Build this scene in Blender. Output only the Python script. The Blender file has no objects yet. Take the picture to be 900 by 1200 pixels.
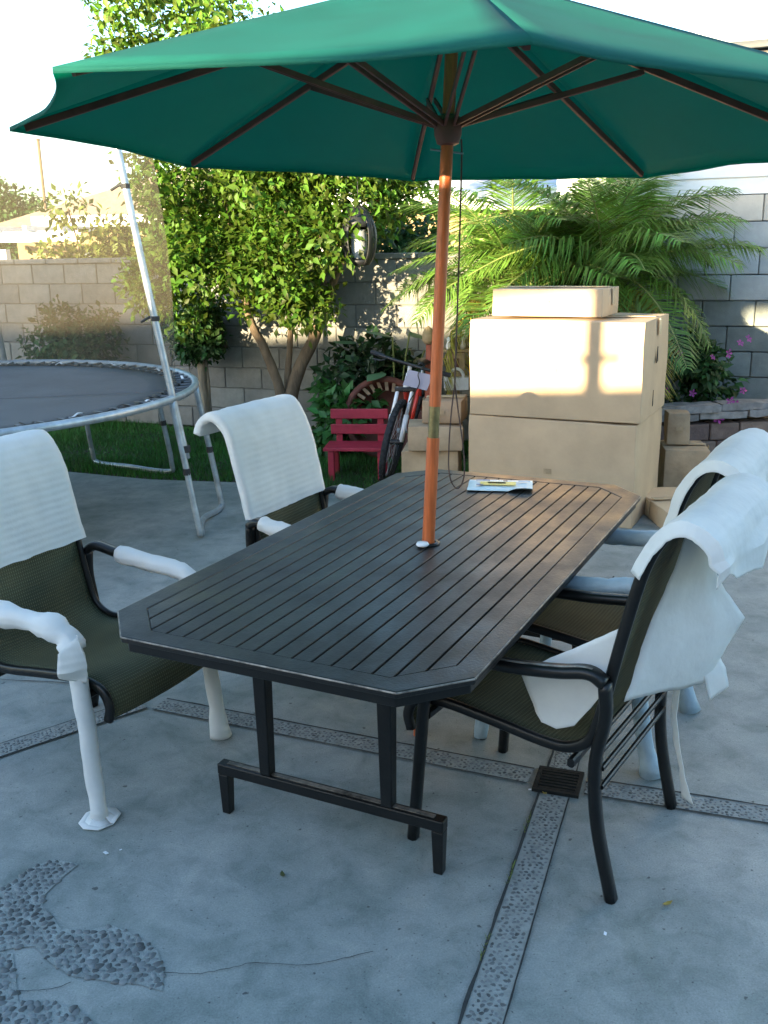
import bpy, bmesh, math, random
import numpy as np
from mathutils import Vector, Matrix, noise

random.seed(7)
rng = np.random.default_rng(11)
sc = bpy.context.scene
col = sc.collection
R = math.radians

# ------------------------------------------------------------------ camera
PITCH, ROLL, EYE, FOC = 0.271, -0.0201, 1.7157, 1123.7
cp, sp = math.cos(PITCH), math.sin(PITCH)
fw = Vector((0, cp, -sp)); up0 = Vector((0, sp, cp)); rt0 = Vector((1, 0, 0))
rt = rt0 * math.cos(ROLL) + up0 * math.sin(ROLL)
upv = -rt0 * math.sin(ROLL) + up0 * math.cos(ROLL)
cam = bpy.data.cameras.new("camera")
cam.sensor_fit = 'VERTICAL'; cam.sensor_height = 24.0; cam.lens = 24.0 * FOC / 1200.0
cam.clip_start = 0.05; cam.clip_end = 2000
camo = bpy.data.objects.new("camera", cam); col.objects.link(camo)
m = Matrix((rt, upv, -fw)).transposed().to_4x4(); m.translation = (0, 0, EYE)
camo.matrix_world = m
sc.camera = camo

# ------------------------------------------------------------------ light
SUN_SLOPE_X, SUN_TAN = 0.80, 0.12            # the light travels +Y, drifting +X, falling
world = bpy.data.worlds.new("World"); sc.world = world; world.use_nodes = True
wn = world.node_tree; wn.nodes.clear()
sky = wn.nodes.new('ShaderNodeTexSky'); sky.sky_type = 'NISHITA'; sky.sun_disc = False
sun_el = math.atan(SUN_TAN)
sky.sun_elevation = sun_el
sun_dir = Vector((-SUN_SLOPE_X, -1, math.hypot(1, SUN_SLOPE_X) * SUN_TAN)).normalized()   # towards the sun
sky.sun_rotation = math.atan2(sun_dir.x, sun_dir.y)
sky.air_density = 1.0; sky.dust_density = 0.9; sky.ozone_density = 2.2; sky.altitude = 0
bg = wn.nodes.new('ShaderNodeBackground'); bg.inputs['Strength'].default_value = 0.15
wo = wn.nodes.new('ShaderNodeOutputWorld')
wn.links.new(sky.outputs[0], bg.inputs[0]); wn.links.new(bg.outputs[0], wo.inputs[0])
sl = bpy.data.lights.new("sun", 'SUN'); sl.energy = 5.0; sl.angle = R(0.55); sl.color = (1.0, 0.82, 0.52)
so = bpy.data.objects.new("sun", sl); col.objects.link(so); so.location = (-6, -12, 8)
so.rotation_euler = sun_dir.to_track_quat('Z', 'Y').to_euler()
sc.view_settings.view_transform = 'Standard'; sc.view_settings.look = 'None'
sc.view_settings.gamma = 1.0; sc.view_settings.use_curve_mapping = False
sc.view_settings.exposure = 2.95

# ------------------------------------------------------------------ materials
MATS = {}
def mat(name, color, rough=0.6, metal=0.0, var=0.12, vscale=6.0, bump=0.0, bscale=60.0, spec=0.5,
        color2=None, island=0.0, translucent=0.0, tcolor=None, objvar=0.0, stretch=None, trans=0.0):
    if name in MATS: return MATS[name]
    mt = bpy.data.materials.new(name); mt.use_nodes = True; MATS[name] = mt
    nt = mt.node_tree; N = nt.nodes; L = nt.links
    b = N['Principled BSDF']; out = N['Material Output']
    b.inputs['Roughness'].default_value = rough; b.inputs['Metallic'].default_value = metal
    b.inputs['Specular IOR Level'].default_value = spec
    tc = N.new('ShaderNodeTexCoord'); vec = tc.outputs['Object']
    if stretch:
        mp = N.new('ShaderNodeMapping'); mp.inputs['Scale'].default_value = stretch
        L.new(vec, mp.inputs[0]); vec = mp.outputs[0]
    nz = N.new('ShaderNodeTexNoise'); nz.inputs['Scale'].default_value = vscale
    nz.inputs['Detail'].default_value = 6; nz.inputs['Roughness'].default_value = 0.62
    L.new(vec, nz.inputs['Vector'])
    c1 = color2 if color2 else tuple(c * (1 - var) for c in color)
    c2 = color if color2 else tuple(min(1, c * (1 + var)) for c in color)
    mx = N.new('ShaderNodeMixRGB'); mx.inputs[1].default_value = (*c1, 1); mx.inputs[2].default_value = (*c2, 1)
    rp = N.new('ShaderNodeValToRGB'); rp.color_ramp.elements[0].position = .32; rp.color_ramp.elements[1].position = .68
    L.new(nz.outputs[0], rp.inputs[0]); L.new(rp.outputs[0], mx.inputs[0])
    cout = mx.outputs[0]
    if island or objvar:
        if island:
            g = N.new('ShaderNodeNewGeometry'); rv = g.outputs['Random Per Island']; amt = island
        else:
            g = N.new('ShaderNodeObjectInfo'); rv = g.outputs['Random']; amt = objvar
        mr = N.new('ShaderNodeMapRange'); mr.inputs[3].default_value = 1 - amt; mr.inputs[4].default_value = 1 + amt
        L.new(rv, mr.inputs[0])
        hs = N.new('ShaderNodeHueSaturation'); L.new(mr.outputs[0], hs.inputs['Value']); L.new(cout, hs.inputs['Color'])
        mr2 = N.new('ShaderNodeMapRange'); mr2.inputs[3].default_value = .5 - amt * .05; mr2.inputs[4].default_value = .5 + amt * .05
        L.new(rv, mr2.inputs[0]); L.new(mr2.outputs[0], hs.inputs['Hue'])
        cout = hs.outputs[0]
    L.new(cout, b.inputs['Base Color'])
    if bump:
        n2 = N.new('ShaderNodeTexNoise'); n2.inputs['Scale'].default_value = bscale; n2.inputs['Detail'].default_value = 4
        L.new(vec, n2.inputs['Vector'])
        bp = N.new('ShaderNodeBump'); bp.inputs['Strength'].default_value = bump; bp.inputs['Distance'].default_value = 0.01
        L.new(n2.outputs[0], bp.inputs['Height']); L.new(bp.outputs[0], b.inputs['Normal'])
    last = b.outputs[0]
    if translucent:
        tr = N.new('ShaderNodeBsdfTranslucent')
        if tcolor: tr.inputs[0].default_value = (*tcolor, 1)
        else: L.new(cout, tr.inputs[0])
        ms = N.new('ShaderNodeMixShader'); ms.inputs[0].default_value = translucent
        L.new(last, ms.inputs[1]); L.new(tr.outputs[0], ms.inputs[2]); last = ms.outputs[0]
    if trans:
        tp = N.new('ShaderNodeBsdfTransparent')
        ms = N.new('ShaderNodeMixShader'); ms.inputs[0].default_value = trans
        L.new(last, ms.inputs[1]); L.new(tp.outputs[0], ms.inputs[2]); last = ms.outputs[0]
    L.new(last, out.inputs['Surface'])
    return mt

def concrete_material():
    mt = bpy.data.materials.new('patio_concrete'); mt.use_nodes = True
    N = mt.node_tree.nodes; L = mt.node_tree.links; b = N['Principled BSDF']
    tc = N.new('ShaderNodeTexCoord')
    def noi(s, d=6, r=.6, dist=0):
        n = N.new('ShaderNodeTexNoise'); n.inputs['Scale'].default_value = s; n.inputs['Detail'].default_value = d
        n.inputs['Roughness'].default_value = r; n.inputs['Distortion'].default_value = dist
        L.new(tc.outputs['Object'], n.inputs['Vector']); return n.outputs[0]
    def ramp(src, stops):
        r = N.new('ShaderNodeValToRGB'); e = r.color_ramp.elements
        while len(e) < len(stops): e.new(.5)
        for k, (p, c) in enumerate(stops):
            e[k].position = p; e[k].color = (*c, 1)
        L.new(src, r.inputs[0]); return r.outputs[0]
    def mixn(a, bb, mode, f):
        x = N.new('ShaderNodeMixRGB'); x.blend_type = mode; x.inputs[0].default_value = f
        L.new(a, x.inputs[1]); L.new(bb, x.inputs[2]); return x.outputs[0]
    base = ramp(noi(1.3, 7, .6, .6), [(.3, (.205, .228, .212)), (.5, (.262, .277, .260)), (.7, (.335, .333, .308))])
    blot = ramp(noi(4.5, 8, .65, .3), [(.33, (.62, .68, .68)), (.55, (1, 1, 1)), (.75, (1.0, 1.0, 1.0))])
    stain = ramp(noi(2.2, 5, .5, 1.2), [(.36, (.70, .76, .74)), (.45, (1, 1, 1))])
    fine = ramp(noi(190, 4, .75), [(.3, (.74, .74, .74)), (.7, (1.18, 1.18, 1.18))])
    spots = ramp(noi(38, 2, .4), [(.235, (.35, .35, .36)), (.27, (1, 1, 1))])
    c = mixn(base, blot, 'MULTIPLY', .6); c = mixn(c, stain, 'MULTIPLY', .6)
    pits = ramp(noi(95, 2, .5), [(.27, (.45, .45, .45)), (.32, (1, 1, 1))]); c = mixn(c, pits, 'MULTIPLY', .8)
    scuff = ramp(noi(9, 8, .75, .7), [(.36, (.78, .82, .80)), (.5, (1, 1, 1)), (.66, (1.16, 1.15, 1.12))]); c = mixn(c, scuff, 'MULTIPLY', .9)
    c = mixn(c, fine, 'MULTIPLY', 1); c = mixn(c, spots, 'MULTIPLY', 1)
    L.new(c, b.inputs['Base Color'])
    rr = N.new('ShaderNodeMapRange'); rr.inputs[3].default_value = .42; rr.inputs[4].default_value = .72
    L.new(noi(3, 5), rr.inputs[0]); L.new(rr.outputs[0], b.inputs['Roughness'])
    bp = N.new('ShaderNodeBump'); bp.inputs['Strength'].default_value = .25; bp.inputs['Distance'].default_value = .006
    L.new(noi(45, 7, .7), bp.inputs['Height']); L.new(bp.outputs[0], b.inputs['Normal'])
    b.inputs['Specular IOR Level'].default_value = .35
    return mt

M_CONC = concrete_material()
M_MORTAR = mat('mortar', (.25, .26, .24), .85, var=.2, vscale=30, bump=.6, bscale=120)
M_MORTD = mat('mosaic_mortar', (.245, .262, .245), .9, var=.25, vscale=20, bump=.5, bscale=120)
M_PEB = mat('pebble', (.125, .132, .13), .5, var=.2, vscale=8, objvar=.55)
M_PEBI = mat('pebble_mass', (.115, .120, .117), .5, var=.2, vscale=8, island=.5)
M_DARKGAP = mat('dark_gap', (.03, .032, .03), .95, var=.4, vscale=30)
M_GRATE = mat('grate_iron', (.014, .015, .014), .75, var=.3, vscale=40, bump=.3, spec=.2)
M_FRAME = mat('bronze_black_metal', (.0065, .0062, .0058), .38, var=.35, vscale=14, bump=.08, bscale=90, spec=.38)
M_PALE_EDGE = mat('pale_bronze_edge', (.30, .25, .20), .4, metal=.3, var=.5, vscale=25, color2=(.03, .025, .02))  # pale mottled bronze for edge lines and strips
def smudge(mt, lo, hi):
    N = mt.node_tree.nodes; L = mt.node_tree.links
    tc = N.new('ShaderNodeTexCoord'); n = N.new('ShaderNodeTexNoise'); n.inputs['Scale'].default_value = 5; n.inputs['Detail'].default_value = 8; n.inputs['Roughness'].default_value = .7
    L.new(tc.outputs['Object'], n.inputs['Vector']); mr = N.new('ShaderNodeMapRange'); mr.inputs[1].default_value = .3; mr.inputs[2].default_value = .7; mr.inputs[3].default_value = lo; mr.inputs[4].default_value = hi
    L.new(n.outputs[0], mr.inputs[0]); L.new(mr.outputs[0], N['Principled BSDF'].inputs['Roughness']); return mt
M_TABLE = mat('table_top_metal', (.0095, .0085, .0080), .40, var=.35, vscale=4, bump=.10, bscale=140, spec=.42)
smudge(M_TABLE, .28, .55)
M_FOAM = None
def foam_material():
    mt = mat('packing_foam', (.83, .82, .79), .7, var=.05, vscale=7, translucent=.30)
    N = mt.node_tree.nodes; L = mt.node_tree.links; b = N['Principled BSDF']
    tc = N.new('ShaderNodeTexCoord'); w = N.new('ShaderNodeTexWave'); w.wave_type = 'BANDS'; w.bands_direction = 'Z'
    w.inputs['Scale'].default_value = 13; w.inputs['Distortion'].default_value = 1.2; w.inputs['Detail'].default_value = 2
    L.new(tc.outputs['Object'], w.inputs['Vector'])
    n = N.new('ShaderNodeTexNoise'); n.inputs['Scale'].default_value = 90; L.new(tc.outputs['Object'], n.inputs['Vector'])
    m = N.new('ShaderNodeMath'); m.operation = 'MULTIPLY_ADD'; m.inputs[1].default_value = .5; L.new(n.outputs[0], m.inputs[0]); L.new(w.outputs[0], m.inputs[2])
    bp = N.new('ShaderNodeBump'); bp.inputs['Strength'].default_value = .22; bp.inputs['Distance'].default_value = .004
    L.new(m.outputs[0], bp.inputs['Height']); L.new(bp.outputs[0], b.inputs['Normal'])
    return mt
M_FOAM = foam_material()
M_FOAM2 = mat('thin_foam_sheet', (.83, .82, .79), .7, var=.06, vscale=5, bump=.7, bscale=16, translucent=.38)
M_FOAMB = mat('packing_foam_blue', (.42, .52, .58), .5, var=.12, vscale=12, bump=.3, bscale=60, translucent=.2)
M_TEAL = None

def sling_material():
    mt = bpy.data.materials.new('woven_sling'); mt.use_nodes = True
    N = mt.node_tree.nodes; L = mt.node_tree.links; b = N['Principled BSDF']
    uv = N.new('ShaderNodeTexCoord')
    def wave(direction, s):
        mp = N.new('ShaderNodeMapping'); mp.inputs['Scale'].default_value = s
        L.new(uv.outputs['UV'], mp.inputs[0])
        w = N.new('ShaderNodeTexWave'); w.wave_type = 'BANDS'; w.bands_direction = direction; w.inputs['Scale'].default_value = 1
        w.inputs['Distortion'].default_value = .4
        L.new(mp.outputs[0], w.inputs['Vector']); return w.outputs[0]
    wx = wave('X', (17, 1, 1)); wy = wave('Y', (1, 27, 1))
    ad = N.new('ShaderNodeMath'); ad.operation = 'MULTIPLY'; L.new(wx, ad.inputs[0]); L.new(wy, ad.inputs[1])
    nz = N.new('ShaderNodeTexNoise'); nz.inputs['Scale'].default_value = 5; L.new(uv.outputs['Object'], nz.inputs['Vector'])
    r = N.new('ShaderNodeValToRGB'); r.color_ramp.elements[0].color = (.030, .030, .018, 1); r.color_ramp.elements[1].color = (.16, .155, .088, 1)
    ad2 = N.new('ShaderNodeMath'); ad2.operation = 'MULTIPLY_ADD'; ad2.inputs[1].default_value = .55
    L.new(ad.outputs[0], ad2.inputs[0]); 
    n3 = N.new('ShaderNodeMath'); n3.operation = 'MULTIPLY'; n3.inputs[1].default_value = .6; L.new(nz.outputs[0], n3.inputs[0])
    L.new(n3.outputs[0], ad2.inputs[2]); L.new(ad2.outputs[0], r.inputs[0])
    L.new(r.outputs[0], b.inputs['Base Color']); b.inputs['Roughness'].default_value = .7; b.inputs['Specular IOR Level'].default_value = .12
    bp = N.new('ShaderNodeBump'); bp.inputs['Strength'].default_value = .6; bp.inputs['Distance'].default_value = .004
    L.new(ad.outputs[0], bp.inputs['Height']); L.new(bp.outputs[0], b.inputs['Normal'])
    return mt
M_SLING = sling_material()
M_CANVAS = mat('green_canvas', (.004, .142, .116), .8, var=.14, vscale=4, bump=.3, bscale=420, translucent=.55, tcolor=(.004, .34, .25))
M_WOOD = mat('umbrella_wood', (.50, .115, .030), .42, var=.25, vscale=9, stretch=(14, 14, 1.0), bump=.1)
M_RIB = mat('rib_wood', (.19, .058, .036), .5, var=.3, vscale=9)
M_BRASS = mat('dull_brass', (.24, .20, .10), .35, metal=.8, var=.25, vscale=40)
M_STEEL = mat('galvanised_steel', (.36, .40, .42), .42, metal=.55, var=.25, vscale=14)
M_STEELD = mat('dark_clip', (.02, .02, .02), .6)
M_MATFAB = mat('trampoline_mat', (.085, .09, .10), .7, var=.2, vscale=2.5, bump=.2, bscale=200)
M_WHITEPL = mat('white_plastic', (.75, .76, .78), .4)
M_NET = mat('net_mesh', (.115, .092, .058), .9, var=.2, vscale=3, trans=.74)
M_CARD = mat('cardboard', (.47, .335, .205), .8, var=.10, vscale=3.5, bump=.12, bscale=60, objvar=.08)
M_CARDDK = mat('dark_cardboard', (.31, .215, .135), .85, var=.22, vscale=7, bump=.2, bscale=50, objvar=.15)  # darker, more mottled cardboard for the small boxes
M_CARDE = mat('cardboard_edge', (.34, .24, .14), .85, var=.2, vscale=25)
M_TAPE = mat('packing_tape', (.50, .38, .24), .25, var=.08, vscale=10)
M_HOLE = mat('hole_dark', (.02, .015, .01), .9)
M_RED = mat('red_paint', (.42, .022, .05), .5, color2=(.30, .016, .034), vscale=16, bump=.2, bscale=40)
M_BLOCK = mat('concrete_block', (.25, .245, .225), .9, var=.16, vscale=9, bump=.55, bscale=110, objvar=.16)
M_BLOCKD = mat('shed_block_bare', (.155, .17, .16), .9, var=.18, vscale=8, bump=.5, bscale=110, objvar=.12)
M_BLOCKL = mat('shed_block_painted', (.34, .355, .355), .8, var=.12, vscale=7, bump=.35, bscale=110, objvar=.06)
M_BLOCKC = mat('shed_block_cream', (.50, .46, .40), .8, var=.1, vscale=7, bump=.35, bscale=110, objvar=.05)
M_SIDING = mat('white_siding', (.64, .66, .67), .55, var=.07, vscale=6, objvar=.03)
M_BARK = mat('bark', (.155, .110, .070), .9, var=.35, vscale=18, stretch=(1, 1, .3), bump=.8, bscale=60)
M_BARKP = mat('pale_bark', (.27, .215, .15), .9, var=.35, vscale=14, stretch=(3, 3, .4), bump=.6, bscale=60)
def leafmat(name, c, isl=.5, tl=.4, tc=None):
    return mat(name, c, .5, var=.3, vscale=2.2, island=isl, translucent=tl, tcolor=tc, spec=.35)
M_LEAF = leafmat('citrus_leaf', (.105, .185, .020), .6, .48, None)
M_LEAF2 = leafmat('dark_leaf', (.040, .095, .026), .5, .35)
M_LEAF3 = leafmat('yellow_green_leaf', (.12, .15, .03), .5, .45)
M_PALM = mat('palm_leaflet', (.115, .215, .034), .45, var=.4, vscale=3, island=.45, translucent=.42)
M_PALMY = mat('palm_leaflet_yellow', (.36, .31, .06), .5, var=.3, vscale=3, island=.4, translucent=.35)
M_RACH = mat('palm_rachis', (.16, .19, .06), .5)
M_GRASS = mat('grass_blade', (.045, .140, .020), .6, var=.4, vscale=1.2, island=.5, translucent=.25)
M_SOIL = mat('soil', (.055, .042, .030), .95, var=.4, vscale=5, bump=.8, bscale=30)
M_DIRT = mat('far_ground', (.16, .14, .10), .95, var=.3, vscale=.4)
M_FLOWER = mat('magenta_petal', (.36, .06, .27), .5, var=.2, vscale=20, translucent=.3)
M_BLACK = mat('black_metal', (.012, .012, .013), .5, var=.3, vscale=20)
M_GLASS = mat('ribbed_frosted_glass', (.30, .32, .33), .25, var=.1, vscale=20)
M_RUBBER = mat('tyre_rubber', (.018, .019, .022), .8, var=.3, vscale=30, bump=.4)
M_WPAINT = mat('white_paint', (.78, .78, .80), .35)
M_REDB = mat('red_frame_paint', (.55, .04, .025), .3)
M_TERRA = mat('rust_clay', (.115, .036, .022), .75, var=.35, vscale=9, bump=.3)
M_TAN = mat('tan_wood', (.36, .26, .15), .8, var=.3, vscale=14)
M_PAPER = mat('pale_card', (.30, .30, .38), .6, var=.08)
M_STUCCO = mat('cream_stucco', (.30, .22, .12), .9, var=.1, vscale=4, bump=.2)
M_ROOF = mat('tan_shingle', (.30, .235, .18), .9, var=.15, vscale=9, bump=.4, bscale=30)
M_ROOFG = mat('grey_roof', (.40, .42, .45), .8, var=.1)
M_FASCIA = mat('white_fascia', (.78, .76, .72), .6)
M_STONE = mat('weathered_flagstone', (.20, .185, .175), .9, var=.35, vscale=11, bump=.9, bscale=25, objvar=.2)
M_BRICK = mat('clay_block', (.155, .105, .085), .9, var=.3, vscale=10, bump=.5, objvar=.2)
M_SHEET = None

# ------------------------------------------------------------------ mesh helpers
class MB:
    def __init__(s): s.v = []; s.f = []; s.uv = None
    def add(s, vs, fs):
        o = len(s.v); s.v += [tuple(v) for v in vs]; s.f += [tuple(i + o for i in f) for f in fs]; return s
    def box(s, c, size, rz=0, M=None):
        x, y, z = (k / 2 for k in size)
        P = [Vector((a, b, d)) for d in (-z, z) for b in (-y, y) for a in (-x, x)]
        if rz: P = [Matrix.Rotation(rz, 3, 'Z') @ p for p in P]
        if M is not None: P = [M @ p for p in P]
        c = Vector(c); P = [p + c for p in P]
        return s.add(P, [(0, 2, 3, 1), (4, 5, 7, 6), (0, 1, 5, 4), (2, 6, 7, 3), (0, 4, 6, 2), (1, 3, 7, 5)])
    def hexa(s, b, t):
        """prism from bottom polygon b and top polygon t (ccw seen from above)"""
        n = len(b); o = [*b, *t]
        fs = [tuple(range(n))[::-1], tuple(range(n, 2 * n))]
        fs += [(i, (i + 1) % n, n + (i + 1) % n, n + i) for i in range(n)]
        return s.add(o, fs)
    def prism(s, poly, z0, z1):
        return s.hexa([(x, y, z0) for x, y in poly], [(x, y, z1) for x, y in poly])
    def sweep(s, path, sec, ref=(0, 0, 1), scale=None, caps=True, disp=None):
        """sec: list of (a,b) offsets in (side, up) frame; ref: reference up"""
        P = [Vector(p) for p in path]; n = len(P); k = len(sec); ref = Vector(ref)
        vs = []
        prev = None
        for i in range(n):
            t = (P[min(i + 1, n - 1)] - P[max(i - 1, 0)]).normalized()
            if prev is None:
                side = t.cross(ref)
                if side.length < 1e-4: side = t.cross(Vector((1, 0, 0)))
                side.normalize()
            else:
                side = prev - t * prev.dot(t); side.normalize()
            prev = side; u = side.cross(t).normalized()
            sca = 1 if scale is None else scale[i]
            for a, b in sec:
                q = P[i] + side * a * sca + u * b * sca
                if disp: q = q + disp(q)
                vs.append(q)
        fs = []
        for i in range(n - 1):
            for j in range(k):
                j2 = (j + 1) % k
                fs.append((i * k + j, i * k + j2, (i + 1) * k + j2, (i + 1) * k + j))
        if caps: fs.append(tuple(range(k))[::-1]); fs.append(tuple(range((n - 1) * k, n * k)))
        return s.add(vs, fs)
    def tube(s, path, r, seg=8, rs=None, caps=True, disp=None, ref=(0, 0, 1)):
        sec = [(math.cos(2 * math.pi * i / seg) * r, math.sin(2 * math.pi * i / seg) * r) for i in range(seg)]
        return s.sweep(path, sec, ref=ref, scale=rs, caps=caps, disp=disp)
    def lathe(s, prof, seg=16, c=(0, 0, 0), caps=True):
        c = Vector(c); vs = []; n = len(prof)
        for r, z in prof:
            for i in range(seg):
                a = 2 * math.pi * i / seg; vs.append(c + Vector((r * math.cos(a), r * math.sin(a), z)))
        fs = [(i * seg + j, i * seg + (j + 1) % seg, (i + 1) * seg + (j + 1) % seg, (i + 1) * seg + j) for i in range(n - 1) for j in range(seg)]
        if caps: fs += [tuple(range(seg))[::-1], tuple(range((n - 1) * seg, n * seg))]
        return s.add(vs, fs)
    def grid(s, G):
        """G: list of rows of points"""
        nr, nc = len(G), len(G[0])
        return s.add([p for r in G for p in r], [(i * nc + j, i * nc + j + 1, (i + 1) * nc + j + 1, (i + 1) * nc + j) for i in range(nr - 1) for j in range(nc - 1)])
    def mesh(s, name, mt, smooth=False):
        me = bpy.data.meshes.new(name); me.from_pydata(s.v, [], s.f); me.update()
        bm = bmesh.new(); bm.from_mesh(me); bmesh.ops.recalc_face_normals(bm, faces=bm.faces); bm.to_mesh(me); bm.free()
        if mt: me.materials.append(mt)
        if smooth:
            me.polygons.foreach_set('use_smooth', [True] * len(me.polygons))
        return me
    def obj(s, name, mt, parent=None, smooth=False, bevel=0, solid=0, auto=False, sub=0):
        me = s.mesh(name, mt, smooth or auto)
        return link(name, me, parent, bevel, solid, auto, sub)

def link(name, me, parent=None, bevel=0, solid=0, auto=False, sub=0):
    o = bpy.data.objects.new(name, me); col.objects.link(o)
    if parent: o.parent = parent
    if solid:
        md = o.modifiers.new('solid', 'SOLIDIFY'); md.thickness = solid; md.offset = 0
    if bevel:
        md = o.modifiers.new('bevel', 'BEVEL'); md.width = bevel; md.segments = 2; md.limit_method = 'ANGLE'; md.angle_limit = R(35)
    if sub:
        md = o.modifiers.new('sub', 'SUBSURF'); md.levels = sub; md.render_levels = sub
    if auto:
        try: o.data.set_sharp_from_angle(angle=R(40))
        except Exception: pass
    return o

def fastmesh(name, V, F, mt):
    """V (n,3) float, F (m,k) int: quick bulk mesh"""
    V = np.asarray(V, np.float32); F = np.asarray(F, np.int32)
    me = bpy.data.meshes.new(name); me.vertices.add(len(V)); me.vertices.foreach_set('co', V.ravel())
    k = F.shape[1]; me.loops.add(F.size); me.loops.foreach_set('vertex_index', F.ravel())
    me.polygons.add(len(F)); me.polygons.foreach_set('loop_start', np.arange(0, F.size, k, dtype=np.int32))
    try: me.polygons.foreach_set('loop_total', np.full(len(F), k, np.int32))
    except Exception: pass
    me.update(calc_edges=True); me.validate(); me.materials.append(mt); return me

def tag(o, label, cat, group=None):
    o['label'] = label; o['category'] = cat
    if group: o['group'] = group
    return o
def struct(o): o['kind'] = 'structure'; return o
def stuff(o): o['kind'] = 'stuff'; return o
def empty(name, loc, rz=0):
    o = bpy.data.objects.new(name, None); col.objects.link(o); o.location = loc; o.rotation_euler = (0, 0, rz); o.empty_display_size = .1
    return o
def thing(name, loc, label, cat, rz=0, group=None): return tag(empty(name, loc, rz), label, cat, group)

def catmull(pts, n=6):
    P = [Vector(p) for p in pts]; P = [P[0] * 2 - P[1]] + P + [P[-1] * 2 - P[-2]]
    out = []
    for i in range(1, len(P) - 2):
        for k in range(n):
            t = k / n; a, b, c, d = P[i - 1], P[i], P[i + 1], P[i + 2]
            out.append(.5 * ((2 * b) + (c - a) * t + (2 * a - 5 * b + 4 * c - d) * t * t + (3 * b - a - 3 * c + d) * t ** 3))
    out.append(P[-2]); return out

def rrect(w, h, ch=.25):
    """octagonal rounded rectangle section"""
    a, b = w / 2, h / 2; c = min(w, h) * ch
    return [(a, -b + c), (a, b - c), (a - c, b), (-a + c, b), (-a, b - c), (-a, -b + c), (-a + c, -b), (a - c, -b)]
def crumple(amp, s, seed=0):
    off = Vector((seed * 3.1, seed * 1.7, seed * 5.3))
    def fn(q):
        v = noise.noise_vector(q * s + off) + .5 * noise.noise_vector(q * s * 2.3 + off)
        r = noise.noise_vector(q * s * 1.7 + off * 2)
        v += Vector((abs(r.x), abs(r.y), abs(r.z))) * 1.1 - Vector((.3, .3, .3))
        return v * amp
    return fn

# ------------------------------------------------------------------ frames of the place
TA = 1.1055
TU = Vector((math.cos(TA), math.sin(TA), 0)); TV = Vector((-math.sin(TA), math.cos(TA), 0))
TC = Vector((.134, 3.150, 0))
def tw(u, v, z=0): return TC + TU * u + TV * v + Vector((0, 0, z))
WD = Vector((1, -.388, 0)).normalized(); WN = Vector((-WD.y, WD.x, 0))      # along the back wall; WN points away from the yard
W0 = Vector((-1.9, 9.55, 0)); WROT = math.atan2(WD.y, WD.x)
def wl(s, d=0, z=0): return W0 + WD * s + WN * d + Vector((0, 0, z))

# ================================================================== SETTING
g = MB(); g.add([(-400, -400, -.06), (400, -400, -.06), (400, 400, -.06), (-400, 400, -.06)], [(0, 1, 2, 3)])
struct(g.obj('ground', M_DIRT))
# patio slab
edge = [(-9.5, 10.2), (-6.0, 8.85), (-4.0, 8.12), (-2.616, 7.616), (-1.817, 7.26), (-1.109, 7.10), (-.121, 6.764), (.6, 6.50), (1.4, 6.62), (2.2, 6.75), (5.5, 6.0)]
poly = [(9, -16), (9, 6.0)] + [(x, y) for x, y in edge[::-1]] + [(-14, 10.2), (-14, -16)]
pm = MB(); pm.hexa([(x, y, -.055) for x, y in poly], [(x, y, 0) for x, y in poly])
patio = struct(pm.obj('patio', M_CONC))
# lawn soil and blades
lp = [(x, y - .02) for x, y in edge[:8]] + [(1.6, 8.9), (-9, 12.8)]
lm = MB(); lm.prism(lp, -.05, -.012); lawn = struct(lm.obj('lawn', M_SOIL))
def in_poly(x, y, P):
    r = np.zeros(len(x), bool); n = len(P); j = n - 1
    for i in range(n):
        xi, yi = P[i]; xj, yj = P[j]
        c = ((yi > y) != (yj > y)) & (x < (xj - xi) * (y - yi) / (yj - yi + 1e-12) + xi); r ^= c; j = i
    return r
nb = 130000
gx = rng.uniform(-5.2, 1.5, nb); gy = rng.uniform(6.3, 10.9, nb)
k = in_poly(gx, gy, [(x, y + .03) for x, y in edge[:8]] + [(1.5, 8.15), (-5.2, 10.75)])
gx, gy = gx[k], gy[k]; nb = len(gx)
h = rng.uniform(.025, .06, nb) * (1 + .5 * np.sin(gx * 3.1 + gy * 2.3) * np.sin(gy * 4.7)); a = rng.uniform(0, 6.283, nb); w = rng.uniform(.003, .006, nb); ln = rng.uniform(0, .035, nb); b2 = rng.uniform(0, 6.283, nb)
V = np.zeros((nb, 3, 3)); V[:, 0] = np.c_[gx - np.cos(a) * w, gy - np.sin(a) * w, np.full(nb, -.012)]; V[:, 1] = np.c_[gx + np.cos(a) * w, gy + np.sin(a) * w, np.full(nb, -.012)]
V[:, 2] = np.c_[gx + np.cos(b2) * ln, gy + np.sin(b2) * ln, h - .012]
stuff(tag(link('grass', fastmesh('grass', V.reshape(-1, 3), np.arange(nb * 3).reshape(-1, 3), M_GRASS)), 'short dark green lawn between the patio and the block wall', 'grass'))

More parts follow.
